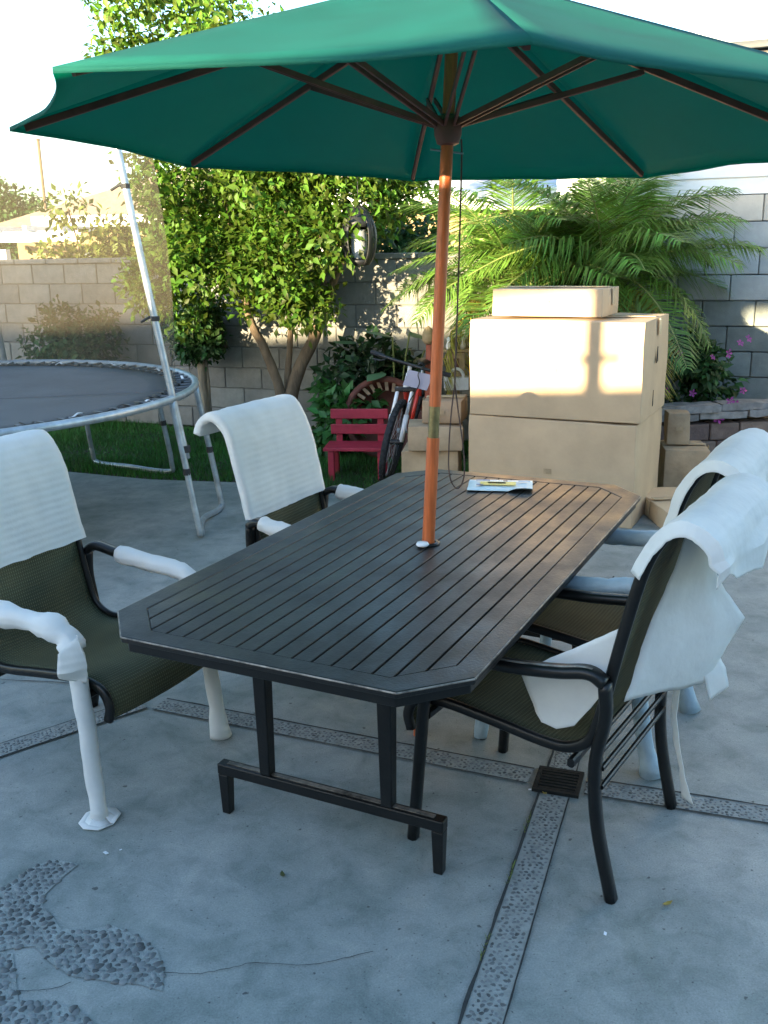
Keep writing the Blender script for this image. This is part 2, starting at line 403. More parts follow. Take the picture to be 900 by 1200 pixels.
# pebble strips let into the slab -------------------------------------------------
def pebble_pts(poly, d, seed, jitter=.3):
    r = np.random.default_rng(seed); P = np.array(poly); lo, hi = P.min(0), P.max(0)
    xs, ys = [], []; j = 0; y = lo[1]
    while y < hi[1]:
        x = lo[0] + (d / 2 if j % 2 else 0)
        while x < hi[0]: xs.append(x); ys.append(y); x += d
        y += d * .87; j += 1
    x = np.array(xs) + r.normal(0, jitter * d * .45, len(xs)); y = np.array(ys) + r.normal(0, jitter * d * .45, len(xs))
    k = in_poly(x, y, poly); return np.c_[x, y][k]
def pebble_mesh(r, seg=6):
    mb = MB(); prof = [(1.0, -.25), (1.02, .12), (.80, .42), (.38, .60)]
    vs = []; fs = []
    for q, z in prof:
        for i in range(seg):
            an = 2 * math.pi * i / seg + .3; wob = 1 + .12 * math.sin(3 * an + q)
            vs.append((q * r * wob * math.cos(an), q * r * .72 * wob * math.sin(an), z * r * .62))
    n = len(prof)
    fs = [(i * seg + j, i * seg + (j + 1) % seg, (i + 1) * seg + (j + 1) % seg, (i + 1) * seg + j) for i in range(n - 1) for j in range(seg)] + [tuple(range((n - 1) * seg, n * seg))]
    mb.add(vs, fs); return mb
PEB = pebble_mesh(1.0)
def pebble_stuff(name, pts, r, z=.002, parent=None):
    base = np.array(PEB.v); nv = len(base); V = []; F = []
    quads = [f for f in PEB.f]
    for i, (x, y) in enumerate(pts):
        s = r * random.uniform(.75, 1.2); an = random.uniform(0, 6.283); c, sn = math.cos(an), math.sin(an)
        q = base * s; V.append(np.c_[q[:, 0] * c - q[:, 1] * sn + x, q[:, 0] * sn + q[:, 1] * c + y, q[:, 2] + z])
        F += [tuple(k + i * nv for k in f) for f in quads]
    mb = MB(); mb.v = [tuple(p) for p in np.concatenate(V)]; mb.f = F
    me = bpy.data.meshes.new(name); me.from_pydata(mb.v, [], mb.f); me.update(); me.materials.append(M_PEBI)
    me.polygons.foreach_set('use_smooth', [True] * len(me.polygons))
    o = link(name, me, parent); return stuff(o)
DR = Vector((.556, 2.800, 0)); SD = Vector((.338, .956, 0)).normalized(); HD = Vector((.945, -.328, 0)).normalized(); JN = Vector((-.95, 3.44, 0))
def strip(a, b, w=.092, d=.017, seed=0, gap=0.006):
    t = (b - a).normalized(); n = Vector((-t.y, t.x, 0))
    P = [a + n * w / 2, a - n * w / 2, b - n * w / 2, b + n * w / 2]
    mb = MB(); mb.add([(p.x, p.y, .004) for p in P], [(0, 1, 2, 3)]); mb.obj('mortar_strip', M_MORTAR, patio)
    for s in (1, -1):
        mb = MB(); gg = gap * (1.5 if s > 0 else .7)
        row1 = []; row2 = []
        for i in range(41):
            p = a.lerp(b, i / 40) + n * s * w / 2; q = gg * (.6 + .9 * abs(noise.noise(p * 9)))
            row1.append((p.x - n.x * s * .001, p.y - n.y * s * .001, .006)); p2 = p + n * s * q; row2.append((p2.x, p2.y, .006))
        mb.grid([row1, row2]); mb.obj('joint_gap', M_DARKGAP, patio)
    pts = pebble_pts([((p - n * 0).x, p.y) for p in [a + n * (w / 2 - .008), a - n * (w / 2 - .008), b - n * (w / 2 - .008), b + n * (w / 2 - .008)]], d, seed)
    pebble_stuff('strip_pebbles', pts, d * .42, .003, patio)
strip(DR - SD * 2.3, DR - SD * .085, seed=1)
strip(DR + SD * .075, DR + SD * 2.1, seed=2)
strip(JN + HD * .06, DR - HD * .09 + Vector((0, .01, 0)), seed=3)
strip(DR + HD * .09, DR + HD * 2.6, seed=4)
L3 = Vector((-.775, -.632, 0)).normalized()
strip(JN + L3 * .02, JN + L3 * 2.6, seed=5)
# drain grate
dg = thing('drain_grate', (DR.x, DR.y, 0), 'dark square drain grate where the two pebble strips cross', 'drain', math.atan2(HD.y, HD.x))
f = MB(); S = .075
for x, y, sx, sy in ((0, S - .007, 2 * S, .014), (0, -S + .007, 2 * S, .014), (S - .007, 0, .014, 2 * S - .029), (-S + .007, 0, .014, 2 * S - .029)): f.box((x, y, .005), (sx, sy, .012))
f.obj('frame', M_GRATE, dg)
f = MB(); f.add([(-S, -S, .0035), (S, -S, .0035), (S, S, .0035), (-S, S, .0035)], [(0, 1, 2, 3)]); f.obj('pit', M_HOLE, dg)  # flat near-black sheet; the dark of the hollow is in its colour
for i in range(7):
    f = MB(); f.box((0, -S + .022 + i * .018, .0065), (2 * S - .030, .008, .007)); f.obj('bar', M_GRATE, dg)
# pebble mosaic in the slab
MP1 = [(-0.984, 2.443), (-0.907, 2.412), (-0.937, 2.351), (-0.961, 2.277), (-0.951, 2.234), (-0.908, 2.188), (-0.876, 2.144), (-0.804, 2.129), (-0.742, 2.15), (-0.665, 2.109), (-0.597, 2.05), (-0.565, 1.975), (-0.555, 1.911), (-0.612, 1.934), (-0.71, 1.951), (-0.788, 1.967), (-0.855, 2.013), (-0.919, 2.075), (-0.972, 2.07), (-1.077, 2.034), (-1.169, 2.146), (-1.135, 2.229), (-1.092, 2.299), (-1.065, 2.355), (-1.035, 2.408)]
MP2 = [(-1.141, 2.081), (-0.965, 2.052), (-0.91, 1.929), (-0.891, 1.887), (-0.813, 1.885), (-0.734, 1.857), (-0.679, 1.805), (-0.684, 1.721), (-0.988, 1.728)]
for P in (MP1, MP2):
    f = MB(); f.add([(x, y, .003) for x, y in P], [tuple(range(len(P)))]); f.obj('mosaic_mortar', M_MORTD, patio)
pts = np.concatenate([pebble_pts(MP1, .0205, 21), pebble_pts(MP2, .0205, 22)])
pts = pts[np.argsort(pts[:, 1] + np.abs(pts[:, 0]) * .2)]
pme = []
for q in range(4):
    mb = pebble_mesh(.0104 * (1 + .16 * q - .18)); pme.append(mb.mesh('pebble', M_PEB, True))
vis = [p for p in pts if p[0] > -.60 * p[1] + .09 - .0 or True]
for i, (x, y) in enumerate(vis):
    if i < 300:
        o = link('pebble', pme[i % 4], patio); o.location = (x, y, .002); o.rotation_euler = (random.uniform(-.12, .12), random.uniform(-.12, .12), random.uniform(0, 6.28))
if len(vis) > 300: pebble_stuff('mosaic_pebbles', vis[300:], .0104, .002, patio)
# cracks
def crack(P, w=.0013):
    P = catmull([(x, y, .0045) for x, y in P], 8); r1, r2 = [], []
    for i, p in enumerate(P):
        j = noise.noise_vector(p * 60) * .004; ww = w * (.5 + abs(noise.noise(p * 25)))
        t = (P[min(i + 1, len(P) - 1)] - P[max(i - 1, 0)]).normalized(); n = Vector((-t.y, t.x, 0))
        q = Vector((p.x + j.x, p.y + j.y, p.z)); r1.append(q + n * ww); r2.append(q - n * ww)
    f = MB(); f.grid([r1, r2]); f.obj('crack', M_DARKGAP, patio)
crack([(-.565, 1.975), (-.483, 1.965), (-.402, 1.983), (-.341, 1.998), (-.2, 1.99), (-.05, 2.03)])
crack([(-.911, 1.92), (-.827, 1.926), (-.782, 1.947)])
crack([(-.95, 3.44), (-1.3, 3.62), (-1.7, 3.7), (-2.3, 3.95)], .003)
crack([(.56, 2.9), (.66, 3.3), (.75, 3.6)], .002)
# fallen leaves
M_DLEAF = mat('fallen_leaf', (.10, .11, .035), .7, var=.4, vscale=40)
M_YLEAF = mat('yellow_leaf', (.42, .30, .06), .7, var=.3, vscale=40)
for (x, y, mt_, lb) in ((-.308, 2.342, M_DLEAF, 'single curled green leaf fallen on bare concrete before the table foot'), (.737, 2.187, M_YLEAF, 'tiny yellow leaf on the concrete beyond the front right chair leg'), (.50, 2.735, M_YLEAF, 'yellow leaf scrap beside the drain grate')):
    f = MB(); s = .016
    f.grid([[(-s, 0, .010), (-s * .3, -s * .42, .006), (s * .5, -s * .35, .004), (s, 0, .008)], [(-s, 0, .0102), (-s * .3, 0, .003), (s * .5, 0, .002), (s, 0, .0082)], [(-s, 0, .0104), (-s * .3, s * .42, .007), (s * .5, s * .35, .006), (s, 0, .0084)]])
    o = f.obj('fallen_leaf', mt_, None, True, solid=.0006); o.location = (x, y, .001); o.rotation_euler = (0, 0, random.uniform(0, 6)); tag(o, lb, 'leaf', 'leaves fallen on the patio')

# ================================================================== BACK WALL (garden block wall) and shed
def block_mesh(w, hh, d, mt):
    mb = MB(); mb.box((0, 0, 0), (w, d, hh)); me = mb.mesh('block', mt)
    bm = bmesh.new(); bm.from_mesh(me); bmesh.ops.bevel(bm, geom=bm.edges[:], offset=.006, segments=1, affect='EDGES'); bm.to_mesh(me); bm.free(); return me
M_MORT2 = mat('wall_mortar', (.17, .17, .16), .95, var=.2, vscale=20)
gw = thing('block_wall', wl(0), 'grey concrete block garden wall running behind the lawn and citrus tree', 'wall', WROT)
bl = block_mesh(.392, .192, .15, M_BLOCK)
S0, S1 = -8.0, 3.8
core = MB(); core.box(((S0 + S1) / 2, .075 + .004, .80), (S1 - S0, .128, 1.6)); core.obj('mortar_core', M_MORT2, gw)
for r in range(8):
    s = S0 + (.2 if r % 2 else 0)
    while s < S1 - .2:
        if s > -4.7 or r > 5:
            o = link('block', bl, gw); o.location = (s + .2, .075 + random.uniform(-.002, .002), .1 + r * .2)
        s += .4
cb = block_mesh(.392, .048, .19, M_BLOCK)
s = S0
while s < S1 - .2:
    o = link('cap_block', cb, gw); o.location = (s + .2, .075, 1.626); s += .4
pil = block_mesh(.39, .192, .10, M_BLOCK)
for r in range(8):
    o = link('pilaster_block', pil, gw); o.location = (-2.95, -.052, .1 + r * .2)

# neighbour's shed on the right: bare block, painted block, cream course and lap siding
sh = thing('block_shed', wl(3.8), 'shed with grey block lower wall and white lap siding above', 'shed', WROT)
core = MB(); core.box((2.6, .58, 1.0), (5.2, .95, 2.13)); core.obj('mortar_core', M_MORT2, sh)
sb = {k: block_mesh(.394, .193, .15, mm) for k, mm in (('d', M_BLOCKD), ('l', M_BLOCKL), ('c', M_BLOCKC))}
for r in range(11):
    kk = 'd' if r < 7 else ('l' if r < 10 else 'c')
    s = 0 if r % 2 else -.2
    while s < 5.0:
        if s > -.1 or True:
            o = link('block', sb[kk], sh); o.location = (s + .2, .095 + random.uniform(-.002, .002), -.06 + r * .2)
        s += .4
for i in range(8):
    f = MB(); z = 2.045 + i * .125
    f.add([(-.2, .045, z), (5.2, .045, z), (5.2, .062, z + .128), (-.2, .062, z + .128), (-.2, .075, z), (5.2, .075, z), (5.2, .075, z + .128), (-.2, .075, z + .128)], [(0, 1, 2, 3), (5, 4, 7, 6), (4, 5, 1, 0), (3, 2, 6, 7), (4, 0, 3, 7), (1, 5, 6, 2)])
    f.obj('siding_board', M_SIDING, sh)
f = MB(); f.box((2.5, .58, 2.56), (5.4, 1.0, 1.0)); f.obj('wall_core', M_SIDING, sh)
f = MB(); f.hexa([(-.5, -.25, 3.08), (5.6, -.25, 3.08), (5.6, 1.5, 3.08), (-.5, 1.5, 3.08)], [(-.5, -.25, 3.16), (5.6, -.25, 3.16), (5.6, 1.5, 3.5), (-.5, 1.5, 3.5)]); f.obj('roof', M_ROOFG, sh)

# ================================================================== NEIGHBOURING HOUSES
hs = thing('neighbour_house', (-2.9, 18.5, 0), 'sunlit tan hip roofed house beyond the wall behind the trampoline net', 'house', 0)
f = MB(); f.box((0, 2.5, 1.05), (7.6, 5, 2.1)); f.obj('wall', M_STUCCO, hs)
f = MB(); f.hexa([(-4.2, -.5, 2.16), (4.2, -.5, 2.16), (4.2, 5.5, 2.16), (-4.2, 5.5, 2.16)], [(.6, 2.2, 3.75), (2.2, 2.2, 3.75), (2.2, 2.8, 3.75), (.6, 2.8, 3.75)]); f.obj('roof', M_ROOF, hs)
f = MB(); f.box((.4, -.54, 2.24), (7.4, .06, .20)); f.obj('fascia', M_FASCIA, hs)
for wx in (-2.0, 2.2):
    f = MB(); f.box((wx, -.02, 1.25), (1.3, .06, .9)); wf = f.obj('window', M_FASCIA, hs)
    f = MB(); f.box((wx, -.055, 1.25), (1.15, .02, .75)); f.obj('pane', M_GLASS, wf)
pg = thing('patio_cover', (-6.3, 15.2, 0), 'white beam and post patio cover before the tan roofed house', 'pergola')
f = MB(); f.box((0, 0, 1.95), (3.6, .12, .16)); f.obj('beam', M_FASCIA, pg)
for px_ in (-1.2, .55):
    f = MB(); f.box((px_, 0, .9), (.18, .18, 1.74)); f.obj('post', M_FASCIA, pg)
for i in range(7):
    f = MB(); f.box((-1.6 + i * .52, .7, 2.07), (.06, 1.8, .08)); f.obj('rafter', M_FASCIA, pg)
h2 = thing('neighbour_house', (1.4, 13.6, 0), 'cream house with grey roof and white fascia behind the palm', 'house')
f = MB(); f.box((0, 2, 1.05), (3.6, 4, 2.2)); f.obj('wall', M_STUCCO, h2)
f = MB(); f.hexa([(-2.1, -.4, 2.36), (2.1, -.4, 2.36), (2.1, 4.4, 2.36), (-2.1, 4.4, 2.36)], [(-1.0, 1.5, 3.0), (1.0, 1.5, 3.0), (1.0, 2.5, 3.0), (-1.0, 2.5, 3.0)]); f.obj('roof', M_ROOFG, h2)
f = MB(); f.box((0, -.43, 2.28), (4.2, .05, .2)); f.obj('fascia', M_FASCIA, h2)
up = thing('utility_pole', (-10.0, 30.3, 0), 'thin wooden utility pole against the white sky', 'pole')
f = MB(); f.tube([(0, 0, 0), (0, 0, 4.9)], .045, 8); f.obj('post', M_BARK, up)
f = MB(); f.lathe([(.05, 0), (.07, .03), (.02, .06)], 8, (0, 0, 4.9)); f.obj('cap', M_BARK, up)

# ------------------------------------------------------------------ foliage helpers
def leaves(clumps, n, size, mt, name, parent, flat=.35, droop=.2, seed=1, shell=.55):
    """clumps: (x,y,z,r) ellipsoids; leaf = folded 2-quad blade"""
    r = np.random.default_rng(seed); C = np.array(clumps); wgt = C[:, 3] ** 2; wgt /= wgt.sum()
    idx = r.choice(len(C), n, p=wgt); d = r.normal(size=(n, 3)); d /= np.linalg.norm(d, axis=1)[:, None]
    rad = (shell + (1 - shell) * r.random(n) ** .7)[:, None] * C[idx, 3][:, None] * (1 + .18 * r.normal(size=(n, 1)))
    P = C[idx, :3] + d * rad * np.array([1, 1, .85])
    ax = r.normal(size=(n, 3)) + d * .8; ax[:, 2] -= droop; ax /= np.linalg.norm(ax, axis=1)[:, None]
    nm = r.normal(size=(n, 3)) * flat + d * .6 + np.array([0, 0, .7]); sd = np.cross(ax, nm); sd /= np.linalg.norm(sd, axis=1)[:, None] + 1e-9
    nm = np.cross(sd, ax)
    L = (size * r.uniform(.6, 1.25, n))[:, None]; W = L * .27
    V = np.stack([P, P + ax * L * .45 + sd * W + nm * L * .06, P + ax * L * .5 - nm * L * .05, P + ax * L * .45 - sd * W + nm * L * .06, P + ax * L - nm * L * .12], 1).reshape(-1, 3)
    b = np.arange(n)[:, None] * 5
    F = np.concatenate([b + np.array([0, 2, 1]), b + np.array([1, 2, 4]), b + np.array([0, 3, 2]), b + np.array([3, 4, 2])])
    me = fastmesh(name, V, F, mt); me.polygons.foreach_set('use_smooth', [True] * len(me.polygons))
    return link(name, me, parent)
def rand_clumps(centre, rad, n, r0, r1, seed, zmin=-9):
    r = np.random.default_rng(seed); out = []
    while len(out) < n:
        d = r.normal(size=3); d /= np.linalg.norm(d); q = r.random() ** .45
        p = np.array(centre) + d * np.array(rad) * q
        if p[2] < zmin: continue
        out.append((*p, r.uniform(r0, r1)))
    return out
def limb(mb, pts, r0, r1, seg=8):
    P = catmull(pts, 5); n = len(P)
    mb.tube(P, 1, seg, rs=[r0 + (r1 - r0) * i / (n - 1) for i in range(n)], disp=crumple(.006, 9))
    return P

# citrus tree
tb = Vector((-.86, 8.55, 0))
ct = thing('citrus_tree', tb, 'leafy citrus tree with forked trunk growing against the block wall', 'tree')
mb = MB()
limb(mb, [(0, 0, -.05), (.02, 0, .3), (.12, .02, .65), (.30, .03, 1.0), (.36, .05, 1.35), (.30, .1, 1.9), (.35, .1, 2.6)], .074, .028)
limb(mb, [(.0, .02, .1), (-.05, 0, .5), (-.16, -.02, .85), (-.28, -.05, 1.15), (-.36, -.03, 1.7), (-.5, 0, 2.5)], .055, .02)
limb(mb, [(.02, .03, .15), (.02, .08, .6), (.06, .1, 1.0), (.02, .1, 1.5), (-.1, .15, 2.2)], .035, .015)
limb(mb, [(.33, .04, 1.1), (.5, .0, 1.5), (.75, -.1, 1.95), (1.02, -.15, 2.25), (1.15, -.2, 2.5)], .04, .016)
limb(mb, [(-.33, -.04, 1.5), (-.7, .05, 1.9), (-1.1, .1, 2.5)], .03, .014)
limb(mb, [(.34, .05, 1.5), (.1, -.2, 2.0), (-.1, -.35, 2.6)], .03, .012)
mb.obj('trunk', M_BARK, ct, True)
cl = rand_clumps((-.05, -.05, 2.35), (1.15, .95, 1.25), 72, .22, .40, 3)
cl += rand_clumps((-.75, -.1, 1.65), (.58, .5, .62), 20, .18, .32, 4)
cl += rand_clumps((.15, -.15, 1.42), (.55, .4, .35), 13, .16, .26, 5, )
cl += rand_clumps((-1.15, .0, 3.45), (.75, .5, .75), 16, .22, .38, 6)
cl += rand_clumps((.95, -.1, 2.25), (.45, .4, .45), 9, .18, .30, 8)
cl = [c for c in cl if not (c[0] > .35 and c[2] < 1.62) and not (-.2 < c[0] < .5 and c[2] < 1.12)]
leaves(cl, 40000, .078, M_LEAF, 'crown', ct, seed=3)
# small standard tree
s2 = thing('standard_tree', (-1.70, 9.12, 0), 'small round headed tree on a pale straight stem beside the wall', 'tree')
mb = MB(); limb(mb, [(0, 0, -.05), (.01, 0, .3), (0, 0, .6), (.02, 0, .95)], .045, .032); limb(mb, [(.045, .02, -.05), (.05, .02, .4), (.03, .02, .85)], .02, .016); mb.obj('trunk', M_BARKP, s2, True)
leaves(rand_clumps((.02, 0, 1.05), (.36, .3, .25), 16, .10, .19, 9), 3400, .07, M_LEAF2, 'crown', s2, seed=9)

def bush(name, label, cat, base, clumps, n, size, mt, seed, stems=4, group=None, hgt=.4):
    t = thing(name, base, label, cat, group=group)
    mb = MB(); r = random.Random(seed)
    for i in range(stems):
        c = clumps[r.randrange(len(clumps))]
        mb.tube(catmull([(r.uniform(-.05, .05), r.uniform(-.05, .05), -.05), (c[0] * .4, c[1] * .4, c[2] * .5), (c[0], c[1], c[2])], 4), .010, 5)
    mb.obj('stem', M_BARK, t); leaves(clumps, n, size, mt, 'foliage', t, seed=seed); return t
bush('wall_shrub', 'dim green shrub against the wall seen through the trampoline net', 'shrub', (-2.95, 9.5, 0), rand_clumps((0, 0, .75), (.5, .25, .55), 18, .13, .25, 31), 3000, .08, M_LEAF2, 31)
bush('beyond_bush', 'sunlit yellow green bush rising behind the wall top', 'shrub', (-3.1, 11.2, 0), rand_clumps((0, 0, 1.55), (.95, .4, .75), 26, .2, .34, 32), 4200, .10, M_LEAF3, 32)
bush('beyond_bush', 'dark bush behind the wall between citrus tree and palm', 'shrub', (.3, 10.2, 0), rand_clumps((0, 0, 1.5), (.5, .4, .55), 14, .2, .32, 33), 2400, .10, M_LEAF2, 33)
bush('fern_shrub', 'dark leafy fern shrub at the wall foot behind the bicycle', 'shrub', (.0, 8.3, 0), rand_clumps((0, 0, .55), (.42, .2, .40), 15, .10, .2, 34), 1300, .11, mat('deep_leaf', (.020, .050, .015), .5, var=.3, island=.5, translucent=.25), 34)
bush('low_shrub', 'bright green low shrub between citrus trunk and rust bowl', 'shrub', (-.32, 8.05, 0), rand_clumps((0, 0, .35), (.26, .2, .3), 12, .09, .17, 35), 1000, .12, mat('bright_leaf', (.05, .15, .03), .45, var=.3, island=.4, translucent=.35), 35)
bush('far_tree', 'rounded green tree beyond the tan hip roof', 'tree', (-11.6, 31, 0), rand_clumps((0, 0, 2.6), (1.3, 1.2, 1.3), 26, .4, .7, 36), 3800, .22, M_LEAF2, 36)
fr = bush('flower_bush', 'dark bush dotted with magenta flowers beside the shed wall', 'shrub', (2.42, 7.35, .3), rand_clumps((0, 0, .42), (.30, .2, .42), 14, .10, .18, 37), 2000, .075, M_LEAF2, 37)
rr = random.Random(5)
for i in range(15):
    f = MB(); 
    for p in range(5):
        an = p * 1.2566; c, s_ = math.cos(an), math.sin(an); q = .022
        f.add([(0, 0, 0), (c * q - s_ * q * .45, s_ * q + c * q * .45, .008), (c * q * 1.5, s_ * q * 1.5, .004), (c * q + s_ * q * .45, s_ * q - c * q * .45, .008)], [(0, 1, 2, 3)])
    o = f.obj('flower', M_FLOWER, fr); a_ = rr.uniform(-2.9, -.2); z_ = rr.uniform(.12, .78)
    o.location = (.32 * math.cos(a_), .24 * math.sin(a_) - .1, z_); o.rotation_euler = (R(rr.uniform(50, 100)), 0, rr.uniform(-.6, .6)); s_ = rr.uniform(.8, 1.3); o.scale = (s_, s_, s_)
# elephant ear
ee = thing('elephant_ear_plant', (.12, 8.2, 0), 'broad pale green elephant ear leaves above the bicycle handlebar', 'plant')
M_EAR = mat('ear_leaf', (.10, .19, .09), .4, var=.2, vscale=8, translucent=.25)
def ear(L):
    rows = []
    for i in range(9):
        t = i / 8; w = L * .36 * math.sin(math.pi * min(1, t * 1.02) ** .62) * (1 - t * .25) + .002
        rows.append([(L * t, w * s, -.10 * L * t * t - .12 * w * abs(s) + .03 * L * math.sin(5 * t + s)) for s in (-1, -.5, 0, .5, 1)])
    m_ = MB(); m_.grid(rows); return m_
for (tx, ty, tz, yaw, pit, L) in ((-.02, -.15, .98, 200, -20, .30), (.12, -.2, 1.02, -15, 15, .30), (-.3, .0, .92, 165, -10, .26), (-.12, -.2, .7, 240, 5, .24), (.25, 0, .85, 20, 0, .24)):
    f = MB(); f.tube(catmull([(tx * .2, ty * .2, 0), (tx * .5, ty * .5, tz * .6), (tx, ty, tz)], 5), .008, 5); f.obj('stalk', M_RACH, ee)
    o = ear(L).obj('leaf', M_EAR, ee, True); o.location = (tx, ty, tz); o.rotation_euler = (0, R(pit), R(yaw))

# ------------------------------------------------------------------ palms
def frond_mesh(seed, L=1.25, nl=78, droop=.75, lift=1.0, mt=M_PALM):
    r = random.Random(seed); pts = []
    for i in range(25):
        t = i / 24; pts.append(Vector((L * (t - .16 * t * t * droop), 0, lift * L * (.42 * t) - droop * L * .72 * t * t)))
    mb = MB(); mb.tube(pts, 1, 5, rs=[.011 * (1 - .8 * i / 24) + .001 for i in range(25)]); nr = len(mb.f)
    for i in range(nl):
        t = .14 + .86 * i / (nl - 1); x = t * 24; j = min(23, int(x)); p = pts[j].lerp(pts[j + 1], x - j); tg = (pts[j + 1] - pts[j]).normalized()
        ll = .42 * math.sin(math.pi * (.16 + .8 * t)) ** .7 * L / 1.25 * r.uniform(.85, 1.1)
        for s in (-1, 1):
            out = (tg * r.uniform(.45, .75) + Vector((0, s, 0)) * r.uniform(.8, 1.05) + Vector((0, 0, r.uniform(-.05, .3)))).normalized()
            e1 = p + out * ll * .55; e2 = p + out * ll + Vector((0, 0, -ll * r.uniform(.25, .6)))
            wv = tg.cross(out).cross(out).normalized() * .008
            wv = (tg - out * tg.dot(out)).normalized() * .0065
            mb.add([p - wv * .5, p + wv * .5, e1 + wv, e2, e1 - wv], [(0, 1, 2, 4), (4, 2, 3)])
    me = mb.mesh('frond', mt); me.materials.append(M_RACH)
    for i, pl in enumerate(me.polygons): pl.material_index = 1 if i < nr else 0
    return me
FR = [frond_mesh(40, droop=.75), frond_mesh(41, droop=1.0, L=1.15), frond_mesh(42, droop=.55, L=1.3), frond_mesh(43, droop=1.25, L=1.05, lift=.8)]
FRY = [frond_mesh(44, droop=1.3, L=1.0, lift=.6, mt=M_PALMY), frond_mesh(45, droop=1.1, L=1.1, mt=M_PALMY)]
def palm(label, base, hgt, n, seed, sc_=1.0, yellow=4):
    t = thing('pygmy_palm', base, label, 'palm'); r = random.Random(seed)
    f = MB(); P = catmull([(0, 0, -.1), (.03, 0, hgt * .5), (0, 0, hgt)], 8); f.tube(P, 1, 9, rs=[.075 + .012 * (i % 2) for i in range(len(P))]); f.obj('trunk', M_BARK, t, True)
    for i in range(n):
        yw = i * 2.39996 + r.uniform(-.2, .2); q = i / n
        yel = i < yellow
        o = link('frond', (FRY if yel else FR)[r.randrange(2 if yel else 4)], t); o.location = (math.cos(yw) * .04, math.sin(yw) * .04, hgt - .02 + q * .08)
        el = R(-18 + 80 * q ** 1.1 + r.uniform(-8, 8)) if not yel else R(r.uniform(-45, -20))
        o.rotation_euler = (r.uniform(-.25, .25), -el, yw); s_ = sc_ * r.uniform(.85, 1.1); o.scale = (s_, s_, s_)
    return t
palm('feathery green date palm arching over the cardboard boxes beside the shed', (1.68, 7.35, 0), 1.42, 40, 2, 1.0, 5)
palm('darker feathery palm between the umbrella pole and the tallest palm', (1.10, 7.80, 0), 1.35, 32, 4, 1.0, 6)

# ================================================================== TABLE
TL, TW, TCU, TCV = 2.132, 1.09, .145, .137
tbl = thing('patio_table', tw(0, 0), 'long dark slatted metal patio table with clipped corners', 'table', TA)
def octo(L, W, cu, cv): return [(-L / 2 + cu, -W / 2), (L / 2 - cu, -W / 2), (L / 2, -W / 2 + cv), (L / 2, W / 2 - cv), (L / 2 - cu, W / 2), (-L / 2 + cu, W / 2), (-L / 2, W / 2 - cv), (-L / 2, -W / 2 + cv)]
OUT = octo(TL, TW, TCU, TCV); BW = .066
ICU, ICV = .128, .121
INN = octo(TL - 2 * BW, TW - 2 * BW, ICU, ICV)
fb = MB()
n8 = 8
vs = [(x, y, .706) for x, y in OUT] + [(x, y, .725) for x, y in OUT] + [(x, y, .725) for x, y in INN] + [(x, y, .706) for x, y in INN]
fs = []
for i in range(8):
    j = (i + 1) % 8
    fs += [(i, j, 8 + j, 8 + i), (8 + i, 8 + j, 16 + j, 16 + i), (16 + i, 16 + j, 24 + j, 24 + i), (24 + i, 24 + j, j, i)]
fb.add(vs, fs); fb.obj('border_frame', M_TABLE, tbl, bevel=.004)
NS = 17; pitch = (TW - 2 * BW) / NS; xi = TL / 2 - BW; yi = TW / 2 - BW
def xlim(y):   # inner octagon half length at y
    e = abs(y); k_ = yi - ICV
    return xi - .0006 if e < k_ else xi - .0006 - (e - k_) / ICV * ICU
for i in range(NS):
    y0 = -yi + i * pitch + .0030; y1 = -yi + (i + 1) * pitch - .0030
    P = [(-xlim(y0), y0), (xlim(y0), y0)]
    for yy in (yi - ICV, -(yi - ICV)):
        if y0 < yy < y1: P.append((xlim(yy), yy))
    P += [(xlim(y1), y1), (-xlim(y1), y1)]
    for yy in (yi - ICV, -(yi - ICV)):
        if y0 < yy < y1: P.append((-xlim(yy), yy))
    f = MB(); f.prism(P, .708, .7236); f.obj('slat', M_TABLE, tbl, bevel=.002)
f = MB(); f.prism(octo(TL - 2 * BW + .02, TW - 2 * BW + .02, ICU, ICV), .700, .7055); f.obj('gap_backing', M_HOLE, tbl)  # near-black sheet that darkens the gaps between the slats
AP = octo(TL - .03, TW - .03, TCU - .005, TCV - .005); AI = octo(TL - .10, TW - .10, TCU - .03, TCV - .03)
f = MB(); vs = [(x, y, .676) for x, y in AP] + [(x, y, .7055) for x, y in AP] + [(x, y, .7055) for x, y in AI] + [(x, y, .676) for x, y in AI]; f.add(vs, fs); f.obj('apron', M_FRAME, tbl, bevel=.003)
f = MB()   # pale edge line round the top
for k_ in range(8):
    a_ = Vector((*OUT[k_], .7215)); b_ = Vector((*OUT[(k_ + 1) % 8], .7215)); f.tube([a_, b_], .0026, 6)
f.obj('pale_edge', M_PALE_EDGE, tbl)
for e in (-1, 1):
    ux = e * .715
    for v_ in (-.205, .205):
        f = MB(); f.hexa([(ux - .018, v_ - .018, .175), (ux + .018, v_ - .018, .175), (ux + .018, v_ + .018, .175), (ux - .018, v_ + .018, .175)], [(ux - .024, v_ - .024, .69), (ux + .024, v_ - .024, .69), (ux + .024, v_ + .024, .69), (ux - .024, v_ + .024, .69)])
        f.obj('leg', M_FRAME, tbl, bevel=.004)
    f = MB(); f.box((ux, 0, .157), (.038, .762, .036)); fo = f.obj('foot_bar', M_FRAME, tbl, bevel=.004)
    f = MB(); f.box((ux - .0, 0, .1762), (.016, .70, .0022)); f.obj('pale_strip', M_PALE_EDGE, fo)
    for v_ in (-.362, .362):
        f = MB(); f.hexa([(ux - .014, v_ - .014, .0), (ux + .014, v_ - .014, .0), (ux + .014, v_ + .014, .0), (ux - .014, v_ + .014, .0)], [(ux - .018, v_ - .018, .1385), (ux + .018, v_ - .018, .1385), (ux + .018, v_ + .018, .1385), (ux - .018, v_ + .018, .1385)]); f.obj('foot', M_FRAME, tbl, bevel=.003)
